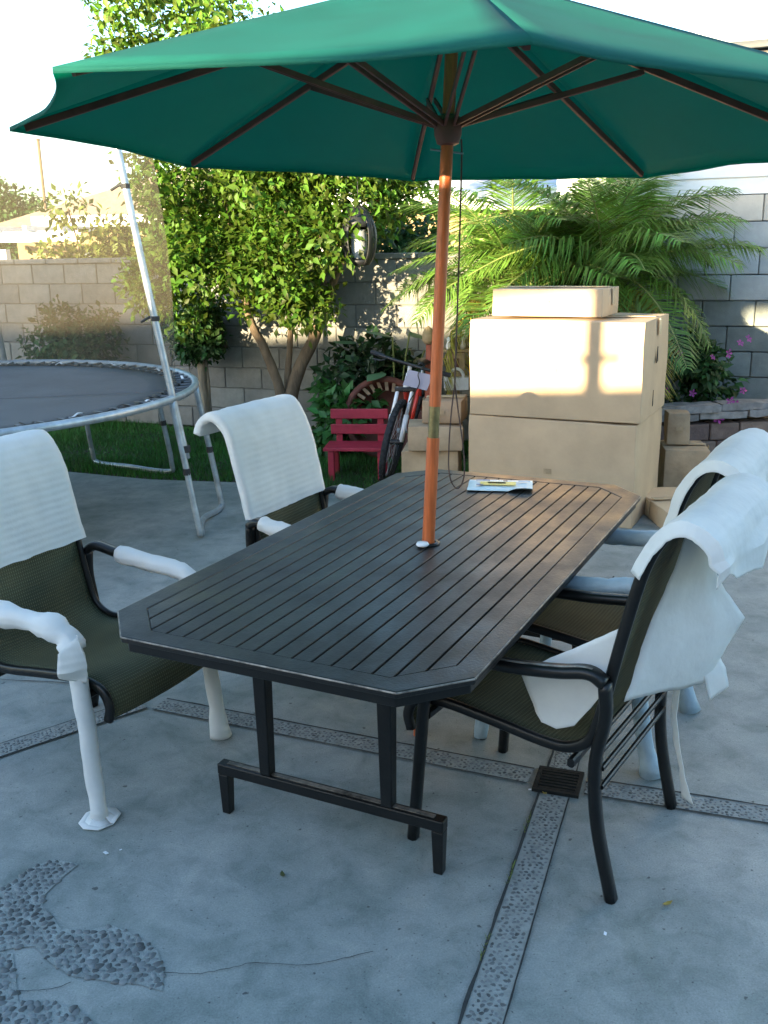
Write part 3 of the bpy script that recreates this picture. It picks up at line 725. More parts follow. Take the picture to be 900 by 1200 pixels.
for v_ in (-.205, .205):
    f = MB(); f.box((0, v_, .648), (1.38, .03, .05)); f.obj('stretcher', M_FRAME, tbl, bevel=.003)
f = MB(); f.lathe([(.026, .7237), (.040, .7237), (.040, .729), (.034, .732), (.026, .732)], 24, caps=False); cr = f.obj('umbrella_ring', M_FRAME, tbl, True); cr.location = (.0065, -.015, 0)
f = MB(); f.lathe([(.001, .7285), (.018, .7285), (.023, .734), (.019, .741), (.001, .743)], 16); cw_ = f.obj('ring_plug', M_WHITEPL, tbl, True); cw_.location = (-.036, -.012, 0)

# leaflet on the table
lf = thing('instruction_leaflet', tw(.862, .03, .7245), 'pale blue printed leaflet lying on the far end of the table', 'leaflet', TA + R(18))
rows = []
for i in range(7):
    rows.append([(-.095 + .19 * i / 6, -.135 + .27 * j / 8, .004 + .006 * abs(noise.noise(Vector((i * .5, j * .45, 3)))) + (.012 if (i == 0 and j < 3) else 0)) for j in range(9)])
f = MB(); f.grid(rows); f.obj('sheet', mat('leaflet_paper', (.60, .72, .74), .5, var=.06, vscale=20), lf, True, solid=.001)
for (x, y, sx, sy, c) in ((.005, .01, .055, .15, (.72, .60, .16)), (.012, .015, .026, .075, (.45, .36, .25)), (.06, .075, .018, .06, (.16, .24, .36)), (.05, -.02, .014, .018, (.03, .03, .05)), (-.02, .085, .02, .03, (.16, .2, .3)), (.05, -.1, .018, .05, (.3, .45, .6))):
    f = MB(); f.box((x, y, .0125), (sx, sy, .001)); f.obj('print', mat('print_%d' % int(c[0] * 100), c, .5), lf)

# ================================================================== UMBRELLA
UB = Vector((.150, 3.149, 0)); LEAN = Vector((.053, .012, 1.0))
def ua(z): return UB + LEAN * (z - .725) + Vector((0, 0, .725))
um = thing('patio_umbrella', (UB.x, UB.y, 0), 'green canvas market umbrella on a wooden pole through the table', 'umbrella')
um_inv = Matrix.Translation((-UB.x, -UB.y, 0))
def ul(p): return Vector(p) - Vector((UB.x, UB.y, 0))
f = MB(); f.tube([ul(ua(z)) for z in (0.0, .4, .8, 1.095)], .0215, 16); f.obj('lower_pole', M_WOOD, um, auto=True)
f = MB(); f.tube([ul(ua(z)) for z in (1.085, 1.14, 1.21)], .0185, 16); f.obj('pole_sleeve', M_BRASS, um, auto=True)
f = MB(); f.tube([ul(ua(z)) for z in (1.2, 1.6, 2.0, 2.46)], .0195, 16); f.obj('upper_pole', M_WOOD, um, auto=True)
zr = 2.06
f = MB(); c = ul(ua(zr)); f.lathe([(.022, -.05), (.034, -.045), (.042, -.02), (.044, .02), (.036, .035), (.022, .04)], 16, c); f.obj('runner', M_RIB, um, auto=True)
f = MB(); c = ul(ua(2.44)); f.lathe([(.021, -.03), (.04, -.02), (.04, .02), (.021, .03)], 16, c); f.obj('crown_hub', M_RIB, um, auto=True)
f = MB(); c = ul(ua(1.995)); f.tube([c + Vector((-.052, -.012, .004)), c + Vector((.052, .012, -.008))], .003, 6); f.obj('pin', M_STEEL, um)
RAD, PH = 1.315, 3.974
NX, NY = .037, .026
UC = ua(2.0295); UC.x = .213; UC.y = 3.15
cor = []
for k_ in range(8):
    an = PH - k_ * math.pi / 4; x, y = RAD * math.cos(an), RAD * math.sin(an); cor.append(Vector((UC.x + x, UC.y + y, UC.z - NX * x - NY * y)))
APX = ua(2.50)
HUB = ua(2.445); RUN = ua(zr)
for k_ in range(8):
    tip = cor[k_] - Vector((0, 0, .016)); a_ = HUB + (tip - HUB).normalized() * .03
    q = [ul(a_.lerp(tip, t) - Vector((0, 0, -.0))) for t in (0, .5, .965)]
    f = MB(); f.sweep(q, rrect(.014, .021, .15)); f.obj('rib', M_RIB, um)
    j = HUB.lerp(tip, .45) - Vector((0, 0, .016)); d_ = (j - RUN).normalized(); a_ = RUN + Vector((d_.x, d_.y, 0)).normalized() * .038 + Vector((0, 0, .01))
    for sgn in (-1, 1):
        sdv = Vector((-d_.y, d_.x, 0)).normalized() * .014 * sgn
        f = MB(); f.sweep([ul(a_ + sdv), ul(j + sdv)], rrect(.008, .017, .15)); f.obj('strut', M_RIB, um)
for k_ in range(8):
    c0, c1 = cor[k_], cor[(k_ + 1) % 8]; rows = []
    for i in range(13):
        t = i / 12; e0 = APX.lerp(c0, t); e1 = APX.lerp(c1, t); row = []
        for j in range(13):
            s_ = j / 12; p = e0.lerp(e1, s_); bow = 4 * s_ * (1 - s_)
            inn = (APX - p); inn.z = 0
            if t > .6: p = p + inn.normalized() * (.055 * bow * ((t - .6) / .4) ** 2)
            p = p + Vector((0, 0, -.018 * bow * math.sin(math.pi * t))) + Vector((0, 0, .010 * noise.noise(p * 4) * bow))
            row.append(ul(p))
        rows.append(row)
    f = MB(); f.grid(rows)
    # turned hem
    hem = [rows[-1], [p + Vector((0, 0, -.012)) for p in rows[-1]]]
    f.grid(hem); pn = f.obj('canopy_panel', M_CANVAS, um, True, solid=.0012)
f = MB(); c = ul(APX); f.lathe([(.05, -.015), (.03, .01), (.018, .05), (.001, .055)], 12, c); f.obj('finial', M_WOOD, um, True)
cx = Vector((.075, .03, 0))
cord = [ul(ua(2.03) + Vector((.045, .02, 0))), ul(Vector((.266, 3.2, 1.95))), ul(Vector((.258, 3.22, 1.6))), ul(Vector((.249, 3.25, 1.26)))]
f = MB(); f.tube(catmull(cord, 6), .0028, 6)
kn = Vector((.249, 3.25, 1.26))
loop = [kn, (.236, 3.25, 1.15), (.228, 3.26, 1.0), (.236, 3.27, .92), (.262, 3.28, .885), (.284, 3.28, .93), (.280, 3.27, 1.03), (.262, 3.26, 1.16), kn]
f.tube(catmull([ul(Vector(p)) for p in loop], 6), .0026, 6); f.obj('pull_cord', mat('cord_brown', (.09, .055, .045), .8), um)

# ================================================================== CHAIRS
PROF = [(.332, .330), (.342, .380), (.312, .430), (.22, .447), (.05, .430), (-.09, .412), (-.165, .416), (-.222, .455), (-.250, .54), (-.275, .66), (-.305, .80), (-.340, .94), (-.375, 1.02), (-.414, 1.060), (-.460, 1.064), (-.497, 1.038), (-.515, .992)]
PC = catmull([(x, 0, z) for x, z in PROF], 5)
def prof_from(z0):
    """part of the sling profile above height z0 on the back"""
    for i, p in enumerate(PC):
        if p.x < -.2 and p.z > z0: return PC[i:]
def frame_half(s):
    fl = [(.300, .300 * s, 0), (.285, .293 * s, .20), (.268, .288 * s, .42), (.250, .286 * s, .56)]
    arm = [(.250, .286 * s, .56), (.228, .287 * s, .605), (.16, .291 * s, .625), (.0, .297 * s, .632), (-.14, .296 * s, .648), (-.225, .290 * s, .662), (-.268, .285 * s, .640)]
    rl = [(-.268, .285 * s, .640), (-.272, .281 * s, .54), (-.248, .275 * s, .40), (-.258, .268 * s, .22), (-.305, .262 * s, 0)]
    return catmull(fl, 5), catmull(arm, 5), catmull(rl, 5)
CH = {}
for s in (1, -1):
    fl, am, rl = frame_half(s); ref = (0, 1, 0)
    m1 = MB(); m1.sweep(fl, rrect(.030, .036), ref=ref); CH['fl', s] = m1.mesh('leg', M_FRAME, True)
    m1 = MB(); m1.sweep(am, rrect(.030, .046), ref=ref); CH['am', s] = m1.mesh('arm', M_FRAME, True)
    m1 = MB(); m1.sweep(rl, rrect(.030, .038), ref=ref); CH['rl', s] = m1.mesh('leg', M_FRAME, True)
    m1 = MB(); m1.sweep([Vector((p.x, .252 * s, p.z)) for p in PC], rrect(.030, .020), ref=ref); CH['sr', s] = m1.mesh('sling_rail', M_FRAME, True)
    m1 = MB(); m1.sweep([p + Vector((0, 0, .0145)) if False else p for p in [Vector((q.x, q.y + .004 * s, q.z + .0148)) for q in am[6:-4]]], rrect(.003, .010), ref=ref); CH['pale_line', s] = m1.mesh('pale_strip', M_PALE_EDGE, False)
slg = MB(); NY_ = 9
rows = [[(p.x + .0, -.243 + .486 * j / (NY_ - 1), p.z - .012 * (1 - (2 * j / (NY_ - 1) - 1) ** 2) * (1 if p.z < .5 else .5)) for j in range(NY_)] for p in PC]
slg.grid(rows); CH['sling'] = slg.mesh('sling', M_SLING, True)
uvl = CH['sling'].uv_layers.new(name='UVMap')
acc = [0]
for i in range(1, len(PC)): acc.append(acc[-1] + (PC[i] - PC[i - 1]).length)
for pl in CH['sling'].polygons:
    for li in pl.loop_indices:
        vi = CH['sling'].loops[li].vertex_index; uvl.data[li].uv = ((vi % NY_) / (NY_ - 1), acc[vi // NY_])
def bar(x, z, w, r1=.010, r2=.018):
    m_ = MB(); m_.sweep([(x, -w, z), (x, 0, z), (x, w, z)], rrect(r1, r2)); return m_
CH['b1'] = bar(.262, .405, .275, .020, .026).mesh('cross_bar', M_FRAME)
CH['b2'] = bar(-.175, .375, .262, .020, .026).mesh('cross_bar', M_FRAME)
CH['b3'] = [bar(-.262, z, .262, .012, .014).mesh('back_rail', M_FRAME) for z in (.33, .385, .44, .495)]

def sleeve(path, hw, th, seed, amp=.008, nj=26, flare=0, wr=.0015):
    """closed foam sleeve round the sling: path = profile points (x,0,z)"""
    m_ = MB(); n = len(path); ring = []
    cr_ = crumple(amp, 7, seed); cf_ = crumple(wr, 26, seed + 9)
    vs = []; k_ = 2 * nj
    for i, p in enumerate(path):
        t = (path[min(i + 1, n - 1)] - path[max(i - 1, 0)]).normalized(); nn = Vector((t.z, 0, -t.x))
        w_ = hw + flare * (i / (n - 1))
        for q in range(k_):
            if q < nj: y = -w_ + 2 * w_ * q / (nj - 1); sgn = 1
            else: y = w_ - 2 * w_ * (q - nj) / (nj - 1); sgn = -1
            e = 1 - (abs(y) / w_) ** 10 * .2
            v_ = Vector((p.x, y, p.z)) + nn * sgn * th * e; vs.append(v_ + cr_(v_) + cf_(v_))
    fs = [(i * k_ + j, i * k_ + (j + 1) % k_, (i + 1) * k_ + (j + 1) % k_, (i + 1) * k_ + j) for i in range(n - 1) for j in range(k_)]
    fs.append(tuple(range((n - 1) * k_, n * k_)))
    m_.add(vs, fs); return m_
def wraptube(path, r, seed, amp=.007, s=16, rs=None, seg=12):
    m_ = MB(); m_.tube(path, r, seg, rs=rs, disp=crumple(amp, s, seed)); return m_
def lin(P, n):
    P = [Vector(p) for p in P]; out = []
    for i in range(len(P) - 1):
        for k in range(n): out.append(P[i].lerp(P[i + 1], k / n))
    return out + [P[-1]]
def drape(path, off, hw, seed, hang=.09, amp=.005):
    """thin sheet laid over the rolled back: path = profile points"""
    n = len(path); rows = []; rnd = random.Random(seed)
    ys = [-hw, -hw * .93, -hw * .5, -.02, hw * .42, hw * .93, hw]
    for i, p in enumerate(path):
        t = (path[min(i + 1, n - 1)] - path[max(i - 1, 0)]).normalized(); nn = Vector((t.z, 0, -t.x))
        rows.append([Vector((p.x, y, p.z)) + nn * (off if 0 < k < 6 else off - .030) for k, y in enumerate(ys)])
    e = rows[-1]
    for st in (.35, .7, 1.0):
        rows.append([q + Vector((-.016 * math.sin(k * 2.1 + seed) - .012, 0, -hang * st * (.75 + .45 * math.sin(k * 1.7 + seed)))) for k, q in enumerate(e)])
    return sheet(rows, seed, amp, 4)
def sheet(rows, seed, amp=.008, n=7):
    """smooth surface through rows of control points (local)"""
    A = [lin(r_, n) for r_ in rows]; Bc = [lin([a[j] for a in A], n) for j in range(len(A[0]))]
    cr_ = crumple(amp, 6, seed); cf_ = crumple(.0016, 24, seed + 4); G = [[p + cr_(p) + cf_(p) for p in c] for c in Bc]
    m_ = MB(); m_.grid(G); return m_

def chair(label, u, v, face, rot):
    """face=+1 looks along +v, -1 along -v"""
    yaw = TA + (math.pi / 2 if face > 0 else -math.pi / 2) + rot
    p = tw(u, v); t = thing('patio_chair', p, label, 'chair', yaw, 'high back sling chairs round the table')
    for s in (1, -1):
        link('leg', CH['fl', s], t); link('leg', CH['rl', s], t); a_ = link('arm', CH['am', s], t); link('pale_strip', CH['pale_line', s], a_); link('sling_rail', CH['sr', s], t)
    link('sling', CH['sling'], t, solid=.003)
    link('cross_bar', CH['b1'], t); link('cross_bar', CH['b2'], t)
    for b_ in CH['b3']: link('back_rail', b_, t)
    return t
def foam(m_, t, name='foam_wrap', mt=None, solid=0):
    o = m_.obj(name, mt or M_FOAM, t, True, solid=solid)
    if solid:
        try: o.data.set_sharp_from_angle(angle=R(22))
        except Exception: pass
    return o
def legs(s): return frame_half(s)

# chair A: front left, all wrapped. local +y is chair's left; A faces -v so its left is +u
A_ = chair('chair at the near left, white foam on its back, both arms and both front legs', -.61, .985, -1, R(-3))
foam(sleeve(prof_from(.665), .279, .0205, 1, .004), A_, 'back_wrap')
for s in (1, -1):
    fl, am, rl = legs(s)
    if s < 0:   # near side arm: bulky crumpled wrap down into the leg
        foam(wraptube(am[0:26], .030, 2, .010, 13, rs=[1.2 + .18 * math.sin(i * .9) for i in range(len(am[0:26]))]), A_, 'arm_wrap')
        lg = fl[1:]; n = len(lg)
        foam(wraptube([Vector((.302, -.3, .003))] + lg, .026, 3, .004, 10, rs=[1.25] + [1.0 + .12 * i / n for i in range(n)]), A_, 'leg_wrap')
        fr_ = [[(.30 + r_ * math.cos(a_ * .7854), -.30 + r_ * (1.15 if r_ > .05 else 1) * math.sin(a_ * .7854), z_ + .003 * math.sin(a_ * 2.3)) for a_ in range(0, 9)] for r_, z_ in ((.024, .02), (.045, .006), (.060, .008))]
        foam(MB().grid(fr_), A_, 'leg_wrap_flare', solid=.002)
        foam(sheet([[(.22, -.25, .60), (.30, -.31, .62), (.27, -.36, .58)], [(.23, -.23, .53), (.32, -.30, .53), (.27, -.37, .52)], [(.20, -.24, .475), (.30, -.29, .46), (.25, -.345, .50)]], 5, .012), A_, 'arm_wrap_flap', solid=.002)
    else:
        foam(wraptube(am[3:20], .0315, 6, .005, 18), A_, 'arm_wrap')
        foam(wraptube([Vector((.302, .3, .003))] + fl[1:-3], .026, 7, .004, 10, rs=[1.5, 1.35, 1.25] + [1.0] * (len(fl[1:-3]) - 2)), A_, 'leg_wrap')
# chair B: far left
B_ = chair('chair at the far left by the trampoline leg, rolled back under ribbed white foam', .47, .575, -1, R(-2))
foam(sleeve(prof_from(.655), .279, .0205, 11, .004), B_, 'back_wrap')
for s in (1, -1):
    fl, am, rl = legs(s); foam(wraptube(am[2:24], .0335, 12 + s, .007, 15), B_, 'arm_wrap')
    foam(wraptube([Vector((.302, .3 * s, .003))] + fl[1:-3], .026, 14 + s, .004, 10), B_, 'leg_wrap')
# chair C: near right, mostly unwrapped, foam slipping off
def roll_path(z0):
    P = prof_from(z0); e = P[-1]; return P + [e + Vector((-.012, 0, -.03)), e + Vector((-.018, 0, -.06))]
C_ = chair('chair at the near right, bare dark arms, foam sheet slipping off its back', -.335, -.56, 1, R(-7))
foam(drape(prof_from(.93)[::2], .022, .305, 21), C_, 'roll_wrap', M_FOAM2, solid=.002)
foam(sheet([[(-.385, .07, .99), (-.395, .02, .99), (-.40, -.04, .985), (-.41, -.09, .98)],
            [(-.355, .085, .88), (-.39, .02, .89), (-.41, -.03, .89), (-.42, -.08, .88)],
            [(-.330, .12, .78), (-.38, .03, .78), (-.43, -.06, .77), (-.45, -.13, .79)],
            [(-.315, .155, .70), (-.38, .04, .70), (-.45, -.09, .69), (-.49, -.19, .70)],
            [(-.305, .19, .62), (-.37, .06, .61), (-.43, -.07, .60), (-.45, -.125, .60)],
            [(-.297, .215, .565), (-.35, .09, .55), (-.39, -.02, .53), (-.42, -.08, .53)]], 22, .005, 5), C_, 'loose_foam_sheet', M_FOAM2, solid=.002)
foam(sheet([[(-.40, -.06, .62), (-.425, -.14, .62)], [(-.42, -.07, .55), (-.46, -.15, .56)], [(-.44, -.09, .475), (-.47, -.155, .50)]], 25, .004), C_, 'foam_flap', M_FOAM2, solid=.002)
foam(sheet([[(-.300, .248, .79), (-.20, .238, .72), (-.09, .222, .645), (.0, .21, .575)],
            [(-.285, .235, .69), (-.20, .228, .63), (-.09, .215, .56), (-.02, .205, .52)],
            [(-.255, .232, .60), (-.19, .232, .53), (-.11, .228, .485), (-.05, .218, .475)],
            [(-.215, .236, .535), (-.17, .240, .475), (-.12, .238, .452), (-.075, .232, .455)]], 23, .004, 5), C_, 'foam_on_seat', M_FOAM2, solid=.002)
foam(sheet([[(-.285, -.285, .42), (-.305, -.275, .42)], [(-.275, -.295, .30), (-.295, -.285, .30)], [(-.31, -.300, .12), (-.335, -.285, .10)], [(-.325, -.305, .02), (-.365, -.29, .01)]], 24, .003), C_, 'hanging_foam_strip', M_FOAM2, solid=.002)
# chair D: far right
D_ = chair('chair at the far right beside the box stack, blue grey foam on its arms', .335, -.515, 1, R(-4))
foam(drape(prof_from(.66)[::2], .022, .305, 31, .12), D_, 'back_wrap', M_FOAM2, solid=.002)
for s in (1, -1):
    fl, am, rl = legs(s); foam(wraptube(am[3:26], .030, 32 + s, .005, 15), D_, 'arm_wrap', M_FOAMB)
    foam(wraptube([Vector((.302, .3 * s, .003))] + fl[1:-3], .024, 35 + s, .003, 10), D_, 'leg_wrap', M_FOAMB)
    foam(wraptube(rl[8:] + [], .026, 38 + s, .004, 10, rs=[1.0] * (len(rl[8:]) - 2) + [1.2, 1.6]), D_, 'leg_wrap', M_FOAMB)

# ================================================================== TRAMPOLINE
TRC = Vector((-2.97, 6.05, 0)); TR, TZ = 1.765, .86
tr = thing('trampoline', TRC, 'round trampoline with grey mat, steel rim and tan safety net', 'trampoline')
ring = [Vector((TR * math.cos(a_), TR * math.sin(a_), TZ)) for a_ in [2 * math.pi * i / 96 for i in range(97)]]
f = MB(); f.tube(ring, .024, 10, caps=False); f.obj('rim', M_STEEL, tr, True)
MR = TR - .13
f = MB(); rows = []
for rr_ in (0.02, .4, .8, 1.2, 1.45, MR):
    rows.append([(rr_ * math.cos(2 * math.pi * i / 64), rr_ * math.sin(2 * math.pi * i / 64), TZ - .01 - .03 * (1 - (rr_ / MR) ** 2)) for i in range(65)])
f.grid(rows); f.obj('mat', M_MATFAB, tr, True, solid=.004)
f = MB(); f.tube([Vector((p.x * MR / TR, p.y * MR / TR, TZ - .006)) for p in ring], .012, 6, caps=False); f.obj('mat_hem', M_STEELD, tr, True)
spm = MB(); spm.tube([(MR - .02, 0, TZ - .004), (TR, 0, TZ + .004)], .010, 6); spm.box((MR - .012, 0, TZ + .004), (.05, .022, .008)); spme = spm.mesh('spring', mat('spring_steel', (.10, .11, .12), .5, metal=.5))
for i in range(84):
    o = link('spring', spme, tr); o.rotation_euler = (0, 0, 2 * math.pi * i / 84)
# white frayed pad remnants round the mat edge
rp_ = random.Random(3)
for i in range(60):
    a_ = 2 * math.pi * i / 60 + rp_.uniform(-.03, .03); r_ = MR + rp_.uniform(-.03, .06); L_ = rp_.uniform(.05, .13)
    f = MB(); f.sweep(catmull([(r_ * math.cos(a_ + q * L_ / r_), r_ * math.sin(a_ + q * L_ / r_), TZ + .008 + .010 * math.sin(q * 5 + i)) for q in (0, .35, .7, 1)], 3), rrect(.016, .004)); f.obj('hem_loop', M_WHITEPL if i % 3 == 0 else M_STEELD, tr)
def wleg(a0, a1, name='leg_frame'):
    p0 = Vector((TR * math.cos(a0), TR * math.sin(a0), TZ)); p1 = Vector((TR * math.cos(a1), TR * math.sin(a1), TZ))
    b0 = Vector((p0.x * 1.07, p0.y * 1.07, .02)); b1 = Vector((p1.x * 1.07, p1.y * 1.07, .02)); mid = (b0 + b1) / 2; mid *= .97; mid.z = .035
    path = [p0, p0.lerp(b0, .5), p0.lerp(b0, .9), b0.lerp(mid, .12) + Vector((0, 0, .0)), mid, b1.lerp(mid, .12), p1.lerp(b1, .9), p1.lerp(b1, .5), p1]
    P = catmull(path, 6); f = MB(); f.tube(P, .020, 8); f.obj(name, M_STEEL, tr, True)
    for q in (p0.lerp(b0, .52), p1.lerp(b1, .52)):
        f = MB(); f.lathe([(.0225, -.02), (.0225, .02)], 10, q); f.obj('leg_clip', M_STEELD, tr)
def ang(x, y): return math.atan2(y - TRC.y, x - TRC.x)
a0, a1 = ang(-1.103, 5.632), ang(-1.072, 6.321); wleg(a0, a1)
b0, b1 = ang(-2.454, 7.726), ang(-1.707, 7.358); wleg(b1, b0)
wleg(ang(-3.4, 4.3), ang(-2.6, 4.3)); wleg(ang(-4.7, 5.6), ang(-4.75, 6.5))
def npole(an, lean, name='net_pole'):
    d_ = Vector((math.cos(an), math.sin(an), 0)); b_ = d_ * (TR * 1.035)
    P = [b_ + Vector((0, 0, .50)), b_ + Vector((0, 0, .86)) + lean * .2, b_ + Vector((0, 0, 1.6)) + lean * .6, b_ + Vector((0, 0, 2.7)) + lean * 1.15]
    f = MB(); f.tube(catmull(P, 6), .022, 10); po = f.obj(name, M_STEEL, tr, True)
    for z_, k_ in ((1.33, .44), (2.07, .84)):
        c = b_ + Vector((0, 0, z_)) + lean * k_
        f = MB(); f.lathe([(.026, -.014), (.026, .014)], 10, c); f.tube(catmull([c + d_ * .02, c - d_ * .05 + Vector((.02, 0, .01)), c - d_ * .11 + Vector((.02, -.02, -.02))], 4), .008, 5); f.obj('net_tie', M_STEELD, po)
    f = MB(); f.lathe([(.027, -.02), (.027, .02)], 10, b_ + Vector((0, 0, .56))); f.obj('leg_clip', M_STEELD, po)
npole(a0 + .01, Vector((-.30, .12, 0)))
npole(ang(-2.2, 7.6) + .5, Vector((-.05, -.2, 0))); npole(ang(-4.7, 6.0), Vector((.2, 0, 0)))
rows = []
for i in range(13):
    t = i / 12; z_ = TZ - .01 + 1.75 * t; row = []
    for j in range(97):
        a_ = 2 * math.pi * j / 96; rr_ = MR * (1.0 - .055 * t) + .035 * math.sin(a_ * 9 + 1.3 * t) * t + .05 * math.sin(math.pi * t) * math.sin(a_ * 4 + .6)
        row.append((rr_ * math.cos(a_), rr_ * math.sin(a_), z_))
    rows.append(row)
f = MB(); f.grid(rows); f.obj('safety_net', M_NET, tr, True)

# ================================================================== BOXES
def carton(label, loc, size, rz, seed, group=None, tape=True, hole=None, mt=None):
    t = thing('cardboard_box', loc, label, 'box', rz, group); w, d, h_ = size
    n = 8; m_ = MB(); cr_ = crumple(.007, 2.8, seed)
    bmx = bmesh.new(); bmesh.ops.create_cube(bmx, size=1); bmesh.ops.subdivide_edges(bmx, edges=bmx.edges[:], cuts=7, use_grid_fill=True)
    for v_ in bmx.verts:
        q = v_.co; bul = .010 * (1 - (2 * q.y) ** 2) * (1 - (2 * q.z) ** 2) * (1 if abs(q.x) > .49 else 0)
        buly = .012 * (1 - (2 * q.x) ** 2) * (1 - (2 * q.z) ** 2) * (1 if abs(q.y) > .49 else 0)
        p = Vector((q.x * w + math.copysign(bul, q.x), q.y * d + math.copysign(buly, q.y), (q.z + .5) * h_)); dd = cr_(p + Vector((seed, 0, 0)))
        if q.z < -.49: dd.z = 0; 
        v_.co = p + dd
    me = bpy.data.meshes.new('carton'); bmx.to_mesh(me); bmx.free(); me.materials.append(mt or M_CARD); me.polygons.foreach_set('use_smooth', [True] * len(me.polygons))
    try: me.set_sharp_from_angle(angle=R(40))
    except Exception: pass
    link('carton', me, t, bevel=.004)
    if tape:
        f = MB(); f.box((0, 0, h_ + .009), (w * .98, .06, .002)); f.obj('tape', M_TAPE, t)
        for e_ in (-1, 1):
            f = MB(); f.box((e_ * (w / 2 + .017), 0, h_ - .05), (.002, .06, .10)); f.obj('tape', M_TAPE, t)
    f = MB(); f.box((0, -d / 2 - .0165, h_ * .5), (.05, .0015, .035)); f.obj('label_print', M_CARDE, t)
    if hole:
        for (x, y, z, sx, sy, sz) in hole:
            f = MB(); f.add([(x, y - sy, z - sz), (x, y + sy, z - sz * .8), (x, y, z + sz)], [(0, 1, 2)]); f.obj('tear', M_HOLE, t, solid=.004)
    return t
BR = R(-27.0); bd = Vector((math.cos(BR), math.sin(BR), 0)); bn = Vector((-bd.y, bd.x, 0))
BFR = Vector((1.525, 5.665, 0)); BC = BFR - bd * .54 + bn * .38
carton('large cardboard box at the bottom of the tall stack', BC, (1.08, .76, .645), BR, 1, 'big cardboard boxes', tape=False)
carton('large sunlit cardboard box, upper of the two big ones', BC + Vector((.01, 0, .655)), (1.09, .765, .60), BR + R(.6), 2, 'big cardboard boxes', hole=[(.562, -.05, .38, 0, .025, .05), (.562, -.12, .12, 0, .008, .05)])
carton('small flat cardboard box on top of the big box stack', BC - bd * .06 - bn * .12 + Vector((0, 0, 1.275)), (.70, .38, .165), BR - R(1), 3, 'big cardboard boxes', hole=[(.362, .02, .10, 0, .015, .02)])
carton('small upright cardboard box resting on a squat box beside the big stack', (2.06, 6.60, .345), (.15, .16, .22), R(-8), 4, 'small boxes', tape=False, mt=M_CARDDK)
carton('squat cardboard box under a small upright box by the planter', (2.10, 6.56, 0), (.30, .34, .335), R(-8), 5, 'small boxes', mt=M_CARDDK)
carton('long flat cardboard box lying on the concrete behind the far right chair', (2.37, 5.92, 0), (1.35, .62, .125), R(3), 6, 'flat boxes')
carton('thin flat cardboard box lying under chair foam beside the long box', (3.0, 5.52, 0), (1.0, .34, .10), R(-4), 7, 'flat boxes')
carton('cardboard box at the foot of the small pile by the bicycle', (.34, 6.46, 0), (.38, .34, .385), R(-10), 8, 'box pile by the bicycle', tape=False, mt=M_CARDDK)
carton('open topped cardboard box in the middle of the pile by the bicycle', (.36, 6.40, .395), (.36, .32, .16), R(-4), 9, 'box pile by the bicycle', tape=False, mt=M_CARDDK)
carton('tilted printed cardboard box topping the pile by the bicycle', (.43, 6.46, .565), (.26, .30, .15), R(-14), 10, 'box pile by the bicycle', mt=M_CARDDK)

# ================================================================== PLANTER (right)
pl_ = thing('raised_planter', (2.42, 7.08, 0), 'raised planter of clay blocks with a weathered stone cap', 'planter', R(6))
f = MB(); f.box((.1, .30, .2), (.8, .45, .40)); f.obj('soil', M_SOIL, pl_)
for r in range(3):
    for i in range(4):
        f = MB(); f.box((-.34 + i * .232 + (.06 if r % 2 else 0), .0, .066 + r * .133), (.222, .13, .125)); o = f.obj('block', M_BRICK, pl_, bevel=.01)
        if i < 2:
            f = MB(); f.box((.52, .16 + i * .232, .066 + r * .133), (.13, .222, .125)); f.obj('block', M_BRICK, pl_, bevel=.01)
pr = random.Random(8)
for i, (x0, x1, y0, dz) in enumerate(((-.42, -.1, 0, 0), (-.085, .28, .01, .004), (.295, .60, .0, .012), (-.40, .06, -.02, .058), (.08, .58, .015, .062))):
    f = MB(); rows = [[Vector((x0 + (x1 - x0) * a_ / 6, y0 - .10 + .20 * b_ / 3, 0)) for b_ in range(4)] for a_ in range(7)]
    n_ = len(f.v); top = [[p + Vector((0, .012 * noise.noise(p * 9), .455 + dz + .012 * noise.noise(p * 14 + Vector((i, 0, 0))))) for p in r_] for r_ in rows]
    f.grid(top); f.obj('cap_stone', M_STONE, pl_, solid=.05)
# ================================================================== BENCH
be = thing('kids_bench', (-.19, 7.25, -.01), 'small red painted wooden bench on the lawn', 'bench', R(-7))
def bx(name, c, s, parent, mt, bev=.004, rz=0, M=None):
    f = MB(); f.box(c, s, rz, M); return f.obj(name, mt, parent, bevel=bev)
W_ = .46
for x in (-W_ / 2 + .04, W_ / 2 - .04):
    bx('leg', (x, -.12, .115), (.045, .045, .23), be, M_RED); bx('leg', (x, .10, .115), (.045, .045, .23), be, M_RED)
    bx('back_post', (x * .86, .135, .345), (.05, .022, .31), be, M_RED)
bx('seat', (0, -.015, .245), (W_ + .03, .29, .025), be, M_RED)
for z in (.355, .475): bx('back_rail', (0, .112, z), (W_ - .01, .022, .075), be, M_RED)
